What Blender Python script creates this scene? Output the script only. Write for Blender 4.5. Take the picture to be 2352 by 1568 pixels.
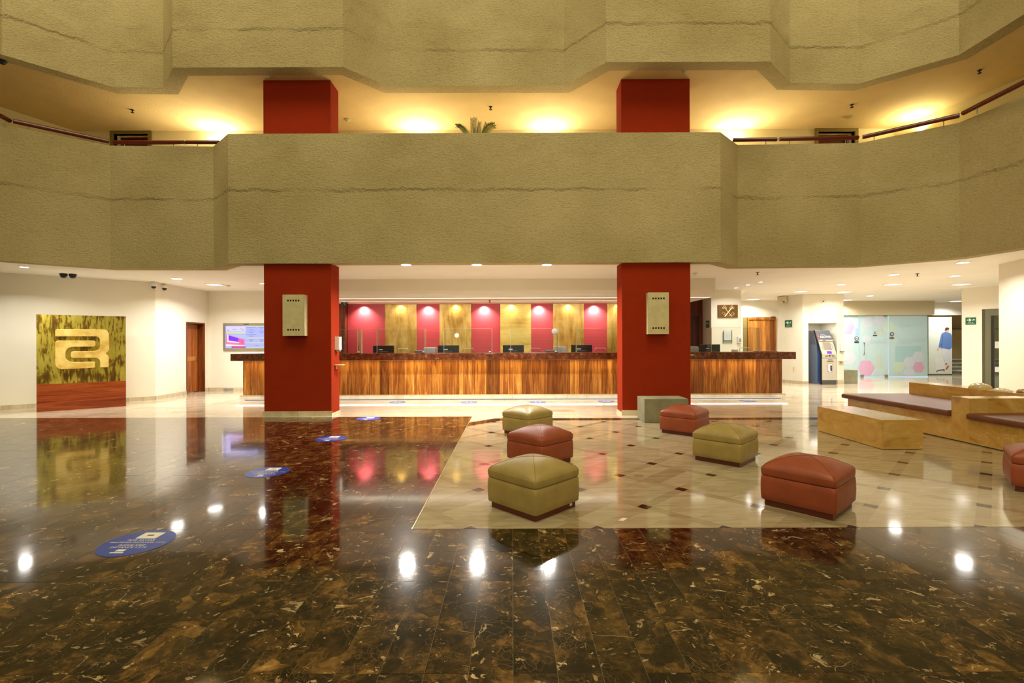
import bpy, bmesh, math, random
from mathutils import Vector, Matrix
random.seed(7)
for o in list(bpy.data.objects): bpy.data.objects.remove(o)
SC = bpy.context.scene
COL = SC.collection
R = math.radians
# ---------------------------------------------------------------- camera
FPX, CX, CY, HC, RL = 1100.0, 1176.0, 784.0, 1.5, 0.0035
cd = bpy.data.cameras.new('camera'); cam = bpy.data.objects.new('camera', cd); COL.objects.link(cam)
cd.sensor_width = 36; cd.lens = 36*FPX/2352; cd.clip_start = .05; cd.clip_end = 200
cam.location = (0, 0, HC)
cam.matrix_world = Matrix.Translation((0, 0, HC)) @ Matrix.Rotation(R(90), 4, 'X') @ Matrix.Rotation(-RL, 4, 'Z')
SC.camera = cam
# ---------------------------------------------------------------- world and exposure
w = bpy.data.worlds.new('world'); SC.world = w; w.use_nodes = True
bg = w.node_tree.nodes['Background']; bg.inputs[0].default_value = (1.0, .86, .5, 1); bg.inputs[1].default_value = .34
vs = SC.view_settings
vs.view_transform = 'Standard'; vs.look = 'None'; vs.gamma = 1; vs.exposure = 0.0; vs.use_curve_mapping = False

def lamp(name, kind, loc, power, col=(1, .93, .8), size=.2, sizey=None, target=None, spread=None, angle=None, blend=.6, radius=.03):
    l = bpy.data.lights.new(name, kind); l.energy = power; l.color = col
    if kind == 'AREA':
        l.size = size; l.shape = 'DISK'
        if sizey: l.shape = 'RECTANGLE'; l.size_y = sizey
        if spread: l.spread = R(spread)
    else: l.shadow_soft_size = radius
    if kind == 'SPOT': l.spot_size = R(angle); l.spot_blend = blend
    o = bpy.data.objects.new(name, l); COL.objects.link(o); o.location = loc
    if target is not None:
        o.rotation_euler = (Vector(target)-Vector(loc)).to_track_quat('-Z', 'Y').to_euler()
    return o
# unseen area lights added to light the atrium
lamp('atrium_fill', 'AREA', (0, 0.5, 15.5), 900, (1, .88, .52), 7, 6, target=(0, 6, 3))
for sx in (-1, 1): lamp('atrium_fill', 'AREA', (sx*8.4, 5.6, 11.6), 190, (1, .88, .58), 3, 3, target=(sx*5, 10, 4.5))  # side fill added to brighten the angled balcony faces
lamp('atrium_fill', 'AREA', (0, -7, 7), 330, (1, .88, .56), 9, 4, target=(0, 9, 4))  # fill added behind the camera to even out the balcony walls

# ---------------------------------------------------------------- pixel helpers (roll removed), used to read real positions off the photo
def un(x, y): return x-(y-CY)*RL, y+(x-CX)*RL
def P(x, y, Y):
    x, y = un(x, y); return Vector(((x-CX)/FPX*Y, Y, HC-(y-CY)/FPX*Y))
def F(x, y, z=0.0):
    x, y = un(x, y); Y = (HC-z)*FPX/(y-CY); return Vector(((x-CX)/FPX*Y, Y, z))
# ---------------------------------------------------------------- mesh helpers
W = {}
def wo(o): return W.get(o.name, Vector((0, 0, 0)))
def tag(o, label=None, cat=None, group=None, kind=None):
    if label: o['label'] = label
    if cat: o['category'] = cat
    if group: o['group'] = group
    if kind: o['kind'] = kind
    return o
def thing(name, loc, label, cat, group=None):
    o = bpy.data.objects.new(name, None); COL.objects.link(o); o.location = loc; o.empty_display_size = .1
    W[o.name] = Vector(loc); return tag(o, label, cat, group)
def new(): return bmesh.new()
def mk(name, bm, mat, parent=None, smooth=False, bevel=0, seg=2, label=None, kind=None, recalc=True):
    if recalc: bmesh.ops.recalc_face_normals(bm, faces=bm.faces)
    me = bpy.data.meshes.new(name)
    off = wo(parent) if parent else Vector((0, 0, 0))
    if off.length: bmesh.ops.translate(bm, verts=bm.verts, vec=-off)
    bm.to_mesh(me); bm.free()
    for m in (mat if isinstance(mat, (list, tuple)) else [mat]): me.materials.append(m)
    if smooth:
        for p in me.polygons: p.use_smooth = True
    o = bpy.data.objects.new(name, me); COL.objects.link(o)
    if parent: o.parent = parent
    W[o.name] = off
    if bevel:
        b = o.modifiers.new('bevel', 'BEVEL'); b.width = bevel; b.segments = seg; b.limit_method = 'ANGLE'; b.angle_limit = R(35)
    if label: o['label'] = label
    if kind: o['kind'] = kind
    return o
def box(bm, x0, x1, y0, y1, z0, z1):
    v = [bm.verts.new(p) for p in ((x0,y0,z0),(x1,y0,z0),(x1,y1,z0),(x0,y1,z0),(x0,y0,z1),(x1,y0,z1),(x1,y1,z1),(x0,y1,z1))]
    for f in ((3,2,1,0),(4,5,6,7),(0,1,5,4),(1,2,6,5),(2,3,7,6),(3,0,4,7)): bm.faces.new([v[i] for i in f])
    return v
def Bx(*a):
    bm = new(); box(bm, *a); return bm
def prism(bm, pts, z0, z1, T=None):
    """extrude a 2-D polygon; T maps (a,b,h) to world"""
    T = T or (lambda a, b, h: (a, b, h))
    lo = [bm.verts.new(T(a, b, z0)) for a, b in pts]; hi = [bm.verts.new(T(a, b, z1)) for a, b in pts]
    n = len(pts)
    bm.faces.new(lo[::-1]); bm.faces.new(hi)
    for i in range(n): bm.faces.new((lo[i], lo[(i+1) % n], hi[(i+1) % n], hi[i]))
def Pr(*a, **k):
    bm = new(); prism(bm, *a, **k); return bm
def tube(bm, pts, r, seg=8, caps=True):
    pts = [Vector(p) for p in pts]; rings = []
    for i, p in enumerate(pts):
        d = (pts[min(i+1, len(pts)-1)]-pts[max(i-1, 0)]).normalized()
        a = d.cross(Vector((0, 0, 1)));
        if a.length < .05: a = d.cross(Vector((0, 1, 0)))
        a.normalize(); b = d.cross(a)
        rr = r[i] if isinstance(r, (list, tuple)) else r
        rings.append([bm.verts.new(p+a*rr*math.cos(2*math.pi*k/seg)+b*rr*math.sin(2*math.pi*k/seg)) for k in range(seg)])
    for A, B in zip(rings, rings[1:]):
        for k in range(seg): bm.faces.new((A[k], A[(k+1) % seg], B[(k+1) % seg], B[k]))
    if caps: bm.faces.new(rings[0][::-1]); bm.faces.new(rings[-1])
def lathe(bm, prof, c, seg=24, T=None):
    c = Vector(c); rings = []
    for r, z in prof:
        ring = []
        for k in range(seg):
            v = Vector((r*math.cos(2*math.pi*k/seg), r*math.sin(2*math.pi*k/seg), z))
            if T: v = T @ v
            ring.append(bm.verts.new(c+v))
        rings.append(ring)
    for A, B in zip(rings, rings[1:]):
        for k in range(seg): bm.faces.new((A[k], A[(k+1) % seg], B[(k+1) % seg], B[k]))
    bm.faces.new(rings[0][::-1]); bm.faces.new(rings[-1])
def Tb(*a, **k):
    bm = new(); tube(bm, *a, **k); return bm
def La(*a, **k):
    bm = new(); lathe(bm, *a, **k); return bm
def rounded(pts, rad, n=5):
    out = []; N = len(pts)
    for i in range(N):
        p = Vector(pts[i][:2]); r = pts[i][2] if len(pts[i]) > 2 else rad
        a = Vector(pts[i-1][:2])-p; b = Vector(pts[(i+1) % N][:2])-p
        r = min(r, a.length*.5, b.length*.5)
        if r <= 0: out.append((p.x, p.y)); continue
        A = p+a.normalized()*r; B = p+b.normalized()*r
        for k in range(n+1):
            t = k/n; q = A*(1-t)**2+p*2*t*(1-t)+B*t*t; out.append((q.x, q.y))
    return out
FONT = bpy.data.fonts[0] if bpy.data.fonts else None
def text(name, s, size, mat, parent, origin, ux=(1, 0, 0), uy=(0, 0, 1), depth=.001, align='CENTER', sx=1.0, bold=0.0):
    c = bpy.data.curves.new(name, 'FONT'); c.body = s; c.size = size; c.align_x = align; c.align_y = 'CENTER'; c.extrude = depth/2; c.resolution_u = 2; c.offset = bold
    t = bpy.data.objects.new(name, c); COL.objects.link(t)
    dg = bpy.context.evaluated_depsgraph_get(); me = bpy.data.meshes.new_from_object(t.evaluated_get(dg))
    bpy.data.objects.remove(t)
    ux = Vector(ux); uy = Vector(uy); uz = ux.cross(uy)
    off = wo(parent) if parent else Vector((0, 0, 0))
    for v in me.vertices: v.co = Vector(origin)+ux*v.co.x*sx+uy*v.co.y+uz*v.co.z-off
    me.materials.clear(); me.materials.append(mat)
    o = bpy.data.objects.new(name, me); COL.objects.link(o); o.parent = parent; W[o.name] = off
    return o
def copy_tree(o, parent=None):
    c = o.copy(); COL.objects.link(c); c.parent = parent; W[c.name] = Vector((0, 0, 0))
    for ch in list(o.children): copy_tree(ch, c)
    return c
# ---------------------------------------------------------------- materials
def s2l(c): return tuple(((v/255+.055)/1.055)**2.4 if v > 10 else v/255/12.92 for v in c)
class NT:
    def __init__(s, name):
        s.m = bpy.data.materials.new(name); s.m.use_nodes = True; s.t = s.m.node_tree; s.b = s.t.nodes['Principled BSDF']
    def n(s, typ, **kw):
        n = s.t.nodes.new(typ)
        for k, v in kw.items():
            if k.startswith('i_'): n.inputs[k[2:].replace('_', ' ')].default_value = v
            else: setattr(n, k, v)
        return n
    def l(s, a, b): s.t.links.new(a, b)
    def set(s, **kw):
        for k, v in kw.items():
            k = {'rough': 'Roughness', 'metal': 'Metallic', 'ior': 'IOR', 'spec': 'Specular IOR Level', 'trans': 'Transmission Weight', 'alpha': 'Alpha', 'coat': 'Coat Weight', 'sheen': 'Sheen Weight'}[k]
            s.b.inputs[k].default_value = v
    def col(s, c): s.b.inputs['Base Color'].default_value = (*c, 1)
    def ramp(s, fac, stops, interp='LINEAR'):
        r = s.n('ShaderNodeValToRGB'); r.color_ramp.interpolation = interp
        while len(r.color_ramp.elements) < len(stops): r.color_ramp.elements.new(.5)
        for e, (p, c) in zip(r.color_ramp.elements, stops):
            e.position = p; e.color = (*c, 1) if len(c) == 3 else c
        s.l(fac, r.inputs[0]); return r.outputs[0]
    def noise(s, vec, scale, detail=4, rough=.5, dist=0.0):
        n = s.n('ShaderNodeTexNoise'); n.inputs['Scale'].default_value = scale; n.inputs['Detail'].default_value = detail
        n.inputs['Roughness'].default_value = rough; n.inputs['Distortion'].default_value = dist
        if vec is not None: s.l(vec, n.inputs['Vector'])
        return n.outputs[0]
    def mapv(s, vec, scale=(1, 1, 1), rot=(0, 0, 0)):
        m = s.n('ShaderNodeMapping'); m.inputs['Scale'].default_value = scale; m.inputs['Rotation'].default_value = rot
        s.l(vec, m.inputs['Vector']); return m.outputs[0]
    def mixc(s, fac, a, b, mode='MIX'):
        m = s.n('ShaderNodeMix', data_type='RGBA', blend_type=mode)
        for sock, v in ((m.inputs[0], fac), (m.inputs[6], a), (m.inputs[7], b)):
            if hasattr(v, 'is_linked'): s.l(v, sock)
            else: sock.default_value = v if isinstance(v, (int, float)) else (*v, 1)
        return m.outputs[2]
    def math(s, op, a, b=0.0):
        m = s.n('ShaderNodeMath', operation=op)
        for sock, v in ((m.inputs[0], a), (m.inputs[1], b)):
            if hasattr(v, 'is_linked'): s.l(v, sock)
            else: sock.default_value = v
        return m.outputs[0]
    def bump(s, h, strength=.3, dist=.01):
        b = s.n('ShaderNodeBump'); b.inputs['Strength'].default_value = strength; b.inputs['Distance'].default_value = dist
        s.l(h, b.inputs['Height']); s.l(b.outputs[0], s.b.inputs['Normal'])
    def pos(s): return s.n('ShaderNodeNewGeometry').outputs['Position']
    def obj(s): return s.n('ShaderNodeTexCoord').outputs['Object']
    def rnd(s):
        a = s.n('ShaderNodeObjectInfo').outputs['Random']; t = s.n('ShaderNodeAttribute', attribute_name='rnd').outputs['Fac']
        return s.math('FRACT', s.math('ADD', a, t))
    def shifted(s, amt=(31.7, 17.3, 9.1)):
        r = s.rnd(); c = s.n('ShaderNodeCombineXYZ')
        for i, a in enumerate(amt): s.l(s.math('MULTIPLY', r, a), c.inputs[i])
        v = s.n('ShaderNodeVectorMath', operation='ADD'); s.l(s.pos(), v.inputs[0]); s.l(c.outputs[0], v.inputs[1]); return v.outputs[0], r
def plain(name, rgb, rough=.5, metal=0, spec=.5, noise=0, nscale=8, bump=0, bscale=40):
    t = NT(name); c = s2l(rgb); t.col(c); t.set(rough=rough, metal=metal, spec=spec)
    if noise:
        t.l(t.ramp(t.noise(t.pos(), nscale), [(.3, tuple(v*(1-noise) for v in c)), (.7, tuple(min(1, v*(1+noise*.6)) for v in c))]), t.b.inputs[0])
    if bump: t.bump(t.noise(t.pos(), bscale, 6, .6), bump, .02)
    return t.m
def emit(name, rgb, strength):
    t = NT(name); c = s2l(rgb); t.col((0.02, 0.02, 0.02)); t.b.inputs['Emission Color'].default_value = (*c, 1); t.b.inputs['Emission Strength'].default_value = strength; t.set(rough=.4); return t.m

def m_stucco():
    t = NT('rough_stucco'); p = t.pos()
    big = t.noise(p, .5, 3); c1 = t.ramp(big, [(.3, s2l((178, 162, 116))), (.7, s2l((202, 186, 142)))])
    fine = t.noise(t.mapv(p, (1, 1, 1.6)), 26, 6, .65); dk = t.ramp(fine, [(.3, (.62, .6, .5)), (.5, (1, 1, 1))])
    t.l(t.mixc(.55, c1, dk, 'MULTIPLY'), t.b.inputs[0]); t.set(rough=.95, spec=.1)
    sep = t.n('ShaderNodeSeparateXYZ'); t.l(p, sep.inputs[0])
    wob = t.math('ADD', t.math('MULTIPLY', t.math('SUBTRACT', t.noise(p, 3.0, 6, .75), .5), .2), t.math('MULTIPLY', t.math('SUBTRACT', t.noise(p, 22, 3), .5), .07))
    amp = t.ramp(t.noise(p, .9, 2), [(.36, (.15, .15, .15)), (.55, (1, 1, 1))])
    z = t.math('ADD', sep.outputs[2], wob); h = t.math('ADD', t.math('MULTIPLY', fine, .5), t.math('MULTIPLY', t.noise(t.mapv(p, (1, 1, 2.2)), 9, 4, .6), .22))
    for s_, a in ((4.55, .6), (7.5, .6)):
        r = t.n('ShaderNodeMapRange'); r.inputs[1].default_value = s_-.03; r.inputs[2].default_value = s_+.03; r.inputs[4].default_value = a
        t.l(z, r.inputs[0]); h = t.math('ADD', h, t.math('MULTIPLY', r.outputs[0], amp))
    t.bump(h, 1.0, .06); return t.m
def m_wood(name, cols, axis='z', scale=1.0, rough=.35, groove=False, waves=7, polish=.4, local=False):
    t = NT(name); v, r = t.shifted()
    if local: v = t.obj()
    sc = {'z': (14, 14, .9), 'x': (.9, 14, 14), 'y': (14, .9, 14)}[axis]
    mv = t.mapv(v, tuple(q*scale for q in sc))
    n1 = t.noise(mv, .55, 6, .6, 1.2)
    mv2 = t.mapv(v, tuple(q*scale*5 for q in sc)); n2 = t.noise(mv2, 1.1, 4, .6)
    c = t.ramp(n1, [(.25, s2l(cols[0])), (.45, s2l(cols[1])), (.6, s2l(cols[2])), (.78, s2l(cols[3]))])
    c = t.mixc(.5, c, t.ramp(n2, [(.35, (.45, .4, .35)), (.55, (1, 1, 1))]), 'MULTIPLY')
    br = t.ramp(r, [(0, (.42, .33, .27)), (.3, (.8, .7, .62)), (.6, (1, .98, .95)), (1, (1.35, 1.4, 1.3))]); c = t.mixc(1.0, c, br, 'MULTIPLY')
    t.l(c, t.b.inputs[0]); t.set(rough=rough, spec=polish)
    if groove:
        wv = t.n('ShaderNodeTexWave', wave_type='BANDS', bands_direction='X'); wv.inputs['Scale'].default_value = groove
        wv.inputs['Distortion'].default_value = 0; t.l(t.pos(), wv.inputs['Vector']); t.bump(wv.outputs[1], .35, .006)
    else: t.bump(n2, .12, .004)
    return t.m
def m_dark_marble(name='dark_marble', dark=False):
    t = NT(name); v, r = t.shifted((53.1, 31.7, 11.3))
    warp = t.n('ShaderNodeTexNoise'); warp.inputs['Scale'].default_value = 3.2; warp.inputs['Detail'].default_value = 4; t.l(v, warp.inputs['Vector'])
    vm = t.n('ShaderNodeVectorMath', operation='SCALE'); t.l(warp.outputs[1], vm.inputs[0]); vm.inputs['Scale'].default_value = .34
    va = t.n('ShaderNodeVectorMath', operation='ADD'); t.l(v, va.inputs[0]); t.l(vm.outputs[0], va.inputs[1]); wv = va.outputs[0]
    blot = t.noise(wv, 5, 7, .62)
    blot2 = t.noise(v, 26, 5, .6)
    blot = t.math('ADD', t.math('MULTIPLY', blot, .72), t.math('MULTIPLY', blot2, .28))
    base = t.ramp(blot, [(.36, (.004, .002, .0008)), (.45, (.014, .0072, .0022)), (.52, (.058, .030, .008)), (.60, (.13, .072, .021)), (.7, (.22, .13, .048))])
    vc = t.n('ShaderNodeTexVoronoi'); vc.inputs['Scale'].default_value = 8.5; vc.inputs['Randomness'].default_value = 1; t.l(wv, vc.inputs['Vector'])
    sp = t.n('ShaderNodeSeparateColor'); t.l(vc.outputs['Color'], sp.inputs[0])
    base = t.mixc(.9, base, t.ramp(sp.outputs[0], [(0, (.12, .12, .12)), (.4, (.5, .48, .45)), (.7, (1.1, 1.05, .95)), (1, (1.7, 1.6, 1.5))]), 'MULTIPLY')
    vf = t.n('ShaderNodeTexVoronoi', feature='DISTANCE_TO_EDGE'); vf.inputs['Scale'].default_value = 24; t.l(wv, vf.inputs['Vector'])
    ff = t.mixc(1, t.ramp(vf.outputs[0], [(0, (.9, .9, .9)), (.03, (.3, .3, .3)), (.07, (0, 0, 0))]), t.ramp(t.noise(v, 7, 3), [(.45, (0, 0, 0)), (.6, (.8, .8, .8))]), 'MULTIPLY')
    base = t.mixc(ff, base, (.19, .11, .038))
    # fine cell veins
    vo = t.n('ShaderNodeTexVoronoi', feature='DISTANCE_TO_EDGE'); vo.inputs['Scale'].default_value = 11; t.l(wv, vo.inputs['Vector'])
    vein = t.ramp(vo.outputs[0], [(0, (.8, .8, .8)), (.010, (.3, .3, .3)), (.025, (0, 0, 0))])
    vmask = t.ramp(t.noise(v, 3.1, 3), [(.45, (0, 0, 0)), (.65, (.6, .6, .6))])
    c = t.mixc(t.mixc(1, vein, vmask, 'MULTIPLY'), base, (.28, .17, .07))
    # long cream veins
    vo2 = t.n('ShaderNodeTexVoronoi', feature='DISTANCE_TO_EDGE'); vo2.inputs['Scale'].default_value = 2.6; t.l(wv, vo2.inputs['Vector'])
    v2 = t.ramp(vo2.outputs[0], [(0, (.8, .8, .8)), (.003, (.6, .6, .6)), (.008, (0, 0, 0))])
    m2 = t.ramp(t.noise(v, 4.7, 3), [(.56, (0, 0, 0)), (.64, (1, 1, 1))])
    c = t.mixc(t.mixc(1, v2, m2, 'MULTIPLY'), c, (.45, .34, .19))
    # cream patches
    pn = t.noise(t.mapv(wv, (1.0, 1.5, 1), (0, 0, .5)), 6.5, 6, .62, .5); pm = t.ramp(pn, [(.638, (0, 0, 0)), (.65, (1, 1, 1))])
    c = t.mixc(pm, c, t.ramp(t.noise(v, 20, 4), [(.35, (.22, .13, .06)), (.6, (.50, .40, .25))]))
    ps = t.noise(t.mapv(wv, (1.0, 1.4, 1), (0, 0, -.4)), 17, 4, .6, .4); c = t.mixc(t.ramp(ps, [(.645, (0, 0, 0)), (.66, (.9, .9, .9))]), c, (.36, .26, .14))
    br = t.ramp(r, [(0, (.6, .6, .6)), (1, (1.25, 1.2, 1.1))]); c = t.mixc(1, c, br, 'MULTIPLY')
    t.l(c, t.b.inputs[0]); t.set(rough=.06, ior=1.5, coat=.22); t.b.inputs['Coat Roughness'].default_value = .24; t.b.inputs['Coat IOR'].default_value = 1.45
    t.l(t.ramp(t.noise(t.pos(), 1.3, 4), [(.3, (.05,)*3), (.7, (.1,)*3)]), t.b.inputs['Roughness'])
    t.bump(t.noise(t.pos(), 2.2, 2), .05, .01); return t.m
def m_light_marble(name, cols, rot=0.0, ior=1.58, rough=.085):
    t = NT(name); v, r = t.shifted((41.3, 27.1, 7.7))
    st = t.noise(t.mapv(v, (1.1, 7, 1), (0, 0, rot)), 2.2, 6, .62, .4)
    c = t.ramp(st, [(.28, s2l(cols[0])), (.5, s2l(cols[1])), (.72, s2l(cols[2]))])
    fs = t.noise(t.mapv(v, (2, 40, 1), (0, 0, rot)), 3, 3); c = t.mixc(.25, c, t.ramp(fs, [(.35, (.7, .66, .6)), (.6, (1, 1, 1))]), 'MULTIPLY')
    br = t.ramp(r, [(0, (.76, .69, .6)), (.05, (.82, .77, .7)), (.08, (.95, .935, .91)), (1, (1.05, 1.045, 1.02))]); c = t.mixc(1, c, br, 'MULTIPLY')
    t.l(c, t.b.inputs[0]); t.set(ior=ior, rough=rough); t.bump(t.noise(t.pos(), 2.0, 2), .04, .01); return t.m
def m_onyx():
    t = NT('honey_onyx'); v = t.obj(); v2, r = t.shifted((5.3, 7.1, 3.3))
    n = t.noise(t.mapv(v2, (1, 1, 2.0), (.3, .2, .4)), 1.6, 7, .6, 1.6)
    c = t.ramp(n, [(.25, s2l((148, 98, 42))), (.42, s2l((196, 150, 72))), (.58, s2l((206, 164, 88))), (.75, s2l((220, 186, 116)))])
    vo = t.noise(t.mapv(v2, (1, 1, 2.5), (.5, .3, .2)), 2.4, 5, .55, 2.5)
    ve = t.ramp(vo, [(.488, (0, 0, 0)), (.5, (.45, .45, .45)), (.512, (0, 0, 0))]); mk_ = t.ramp(t.noise(v2, 1.7, 2), [(.5, (0, 0, 0)), (.6, (1, 1, 1))])
    c = t.mixc(t.mixc(1, ve, mk_, 'MULTIPLY'), c, s2l((244, 232, 196)))
    t.l(c, t.b.inputs[0]); t.set(rough=.16, ior=1.6); return t.m
def m_leather(name, rgb):
    t = NT(name); c = s2l(rgb); v = t.obj()
    n = t.noise(v, 6, 3); t.l(t.ramp(n, [(.3, tuple(q*.88 for q in c)), (.7, tuple(q*1.1 for q in c))]), t.b.inputs[0])
    t.set(rough=.42, ior=1.45); vo = t.n('ShaderNodeTexVoronoi'); vo.inputs['Scale'].default_value = 260; t.l(v, vo.inputs['Vector'])
    h = t.math('ADD', t.math('MULTIPLY', vo.outputs[0], .3), t.math('MULTIPLY', t.noise(v, 11, 3), 1.2)); t.bump(h, .22, .006); return t.m
def m_gold(name, streak='z', cols=None, metal=.35):
    t = NT(name); v, r = t.shifted((13, 7, 19)); cols = cols or [(110, 76, 22), (166, 130, 52), (192, 160, 84), (206, 180, 112)]
    sc = (5, 5, .8) if streak == 'z' else (.5, .5, 6)
    n = t.noise(t.mapv(v, sc), 1.0, 8, .68, .8); n2 = t.noise(v, 1.6, 4, .6)
    c = t.ramp(t.math('ADD', t.math('MULTIPLY', n, .6), t.math('MULTIPLY', n2, .4)), [(.34, s2l(cols[0])), (.45, s2l(cols[1])), (.55, s2l(cols[2])), (.68, s2l(cols[3]))])
    t.l(c, t.b.inputs[0]); t.set(rough=.4, metal=metal); return t.m
def m_brushed():      # art panel: olive gold with dark scraped brush marks
    t = NT('scraped_olive_gold'); v = t.obj()
    n = t.noise(t.mapv(v, (9, 9, 1.7)), 1.5, 7, .62, .9); n2 = t.noise(v, 2.1, 3)
    f = t.math('ADD', t.math('MULTIPLY', n, .62), t.math('MULTIPLY', n2, .38))
    c = t.ramp(f, [(.40, s2l((92, 66, 10))), (.475, s2l((128, 100, 20))), (.50, s2l((176, 158, 52))), (.66, s2l((202, 186, 84)))])
    t.l(c, t.b.inputs[0]); t.set(rough=.35, metal=.25); t.bump(n, .25, .01); return t.m
def m_redstripe():
    t = NT('crimson_ribbed_cloth'); t.set(rough=.55); c = s2l((172, 54, 56))
    wv = t.n('ShaderNodeTexWave', bands_direction='Z'); wv.inputs['Scale'].default_value = 9; wv.inputs['Distortion'].default_value = .6; t.l(t.pos(), wv.inputs['Vector'])
    t.l(t.ramp(wv.outputs[1], [(.0, tuple(q*.72 for q in c)), (.6, c)]), t.b.inputs[0]); t.bump(wv.outputs[1], .1, .004); return t.m
def m_glass(name, tint=(1, 1, 1), refl=.06):
    t = NT(name); tr = t.n('ShaderNodeBsdfTransparent'); tr.inputs[0].default_value = (*tint, 1)
    gl = t.n('ShaderNodeBsdfGlossy'); gl.inputs['Roughness'].default_value = .02
    fr = t.n('ShaderNodeFresnel'); fr.inputs[0].default_value = 1.45; mx = t.n('ShaderNodeMixShader')
    t.l(t.math('ADD', t.math('MULTIPLY', fr.outputs[0], .4), refl*.15), mx.inputs[0]); t.l(tr.outputs[0], mx.inputs[1]); t.l(gl.outputs[0], mx.inputs[2])
    t.l(mx.outputs[0], t.t.nodes['Material Output'].inputs[0]); return t.m
def m_concrete():
    t = NT('grey_stone'); v = t.obj(); n = t.noise(v, 3, 6, .6)
    c = t.ramp(n, [(.3, s2l((120, 118, 92))), (.7, s2l((152, 148, 120)))]); sp = t.ramp(t.noise(v, 40, 3), [(.33, (.6, .58, .5)), (.42, (1, 1, 1))])
    t.l(t.mixc(.7, c, sp, 'MULTIPLY'), t.b.inputs[0]); t.set(rough=.55); t.bump(t.noise(v, 60, 4), .15, .01); return t.m
def m_granite():
    t = NT('brown_granite'); v, r = t.shifted(); n = t.noise(v, 9, 8, .7)
    c = t.ramp(n, [(.3, s2l((58, 24, 10))), (.5, s2l((98, 50, 26))), (.62, s2l((128, 76, 44))), (.74, s2l((190, 150, 112)))])
    t.l(t.mixc(1, c, t.ramp(r, [(0, (.75, .65, .6)), (1, (1.15, 1.1, 1.05))]), 'MULTIPLY'), t.b.inputs[0]); t.set(rough=.2, ior=1.55); return t.m

M = {}
M['stucco'] = m_stucco()
M['wall'] = plain('cream_wall_paint', (238, 231, 212), .8, noise=.03, nscale=1.2)
M['ceil'] = plain('cream_ceiling_paint', (243, 237, 224), .85, noise=.03, nscale=1.5, bump=.05, bscale=30)
M['ceil2'] = plain('textured_ochre_ceiling', (220, 192, 134), .9, noise=.06, nscale=2, bump=.35, bscale=26)
M['gwall'] = plain('gallery_wall_paint', (226, 214, 168), .85)
M['red'] = plain('brick_red_paint', (148, 42, 10), .85, spec=.15, noise=.05, nscale=5, bump=.12, bscale=90)
M['base'] = m_light_marble('travertine_skirting', [(180, 164, 132), (208, 194, 164), (222, 210, 184)], ior=1.5, rough=.25)
M['dark'] = m_dark_marble()
M['lightx'] = m_light_marble('beige_marble', [(182, 164, 138), (204, 190, 166), (216, 206, 186)])
M['lightd'] = m_light_marble('beige_marble_diagonal', [(154, 138, 108), (172, 158, 130), (186, 174, 148)], R(-45))
M['border'] = m_light_marble('tan_marble_strip', [(146, 130, 100), (162, 146, 118), (174, 160, 134)], R(-45))
M['inlay'] = plain('dark_inlay_marble', (52, 34, 22), .1, spec=.6, noise=.4, nscale=9)
M['grout'] = plain('floor_grout', (140, 118, 84), .5)
M['groutd'] = plain('dark_floor_grout', (132, 114, 80), .4)
M['board'] = m_wood('parota_boards', [(104, 54, 18), (160, 94, 34), (200, 138, 62), (230, 184, 108)], 'z', 1.7, .3, groove=22)
M['doorw'] = m_wood('door_wood', [(120, 58, 20), (158, 86, 36), (186, 112, 52), (204, 138, 74)], 'z', 1, .35)
M['doorb'] = m_wood('light_door_wood', [(134, 80, 30), (170, 108, 44), (196, 134, 62), (214, 162, 90)], 'z', 1, .35)
M['darkw'] = m_wood('dark_wood_panelling', [(58, 18, 6), (88, 34, 12), (112, 48, 18), (130, 60, 26)], 'z', 1, .4, groove=14)
M['redw'] = m_wood('red_brown_wood', [(86, 28, 8), (136, 56, 20), (166, 80, 32), (184, 104, 52)], 'x', .9, .3, local=True)
M['granite'] = m_granite()
M['onyx'] = m_onyx()
M['lgreen'] = m_leather('olive_leather', (160, 138, 78))
M['lred'] = m_leather('rust_leather', (148, 70, 40))
M['plinth'] = plain('mahogany_plinth', (96, 36, 22), .35)
M['brown'] = m_leather('brown_leather', (112, 66, 44))
M['stone'] = m_concrete()
M['gold1'] = m_gold('gold_leaf_upright', 'z'); M['gold2'] = m_gold('gold_leaf_level', 'x', [(150, 122, 44), (186, 158, 72), (206, 182, 98), (222, 202, 124)])
M['scrape'] = m_brushed()
M['crimson'] = m_redstripe()
M['glass'] = m_glass('clear_glass', (.96, .985, .975)); M['gedge'] = m_glass('glass_edge', (.88, .96, .93), .5)
M['pedge'] = plain('pale_glass_edge', (176, 188, 170), .2); M['chrome'] = plain('polished_steel', (200, 200, 196), .18, 1); M['white'] = plain('white_plastic', (232, 228, 218), .4)
M['black'] = plain('black_plastic', (26, 24, 22), .4); M['grey'] = plain('grey_plastic', (150, 152, 150), .5); M['mid'] = plain('dark_grey_metal', (86, 86, 78), .4, .3)
M['rail'] = plain('oxblood_handrail', (92, 22, 12), .25); M['olive'] = plain('olive_panel', (128, 108, 44), .6)
M['alab'] = plain('alabaster', (206, 194, 148), .35, noise=.12, nscale=9); M['blue'] = plain('blue_vinyl', (24, 66, 168), .3); M['bluel'] = plain('deep_blue_panel', (30, 70, 140), .4)
M['atmg'] = plain('atm_warm_grey', (186, 178, 162), .4, noise=.03); M['atmd'] = plain('atm_slate', (92, 98, 108), .45)
M['atms'] = plain('atm_side_grey_blue', (112, 124, 146), .45)
M['green'] = plain('sign_green', (20, 96, 66), .4); M['dgreen'] = plain('frond_green', (44, 74, 16), .5); M['lgr'] = plain('frond_light_green', (132, 138, 34), .5)
M['soil'] = plain('soil', (60, 42, 28), .9); M['terra'] = plain('terracotta', (150, 82, 50), .8)
M['bronze'] = plain('bronze_plaque', (120, 86, 50), .35, .4); M['goldm'] = plain('pale_gold', (232, 208, 140), .3, .4)
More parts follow.
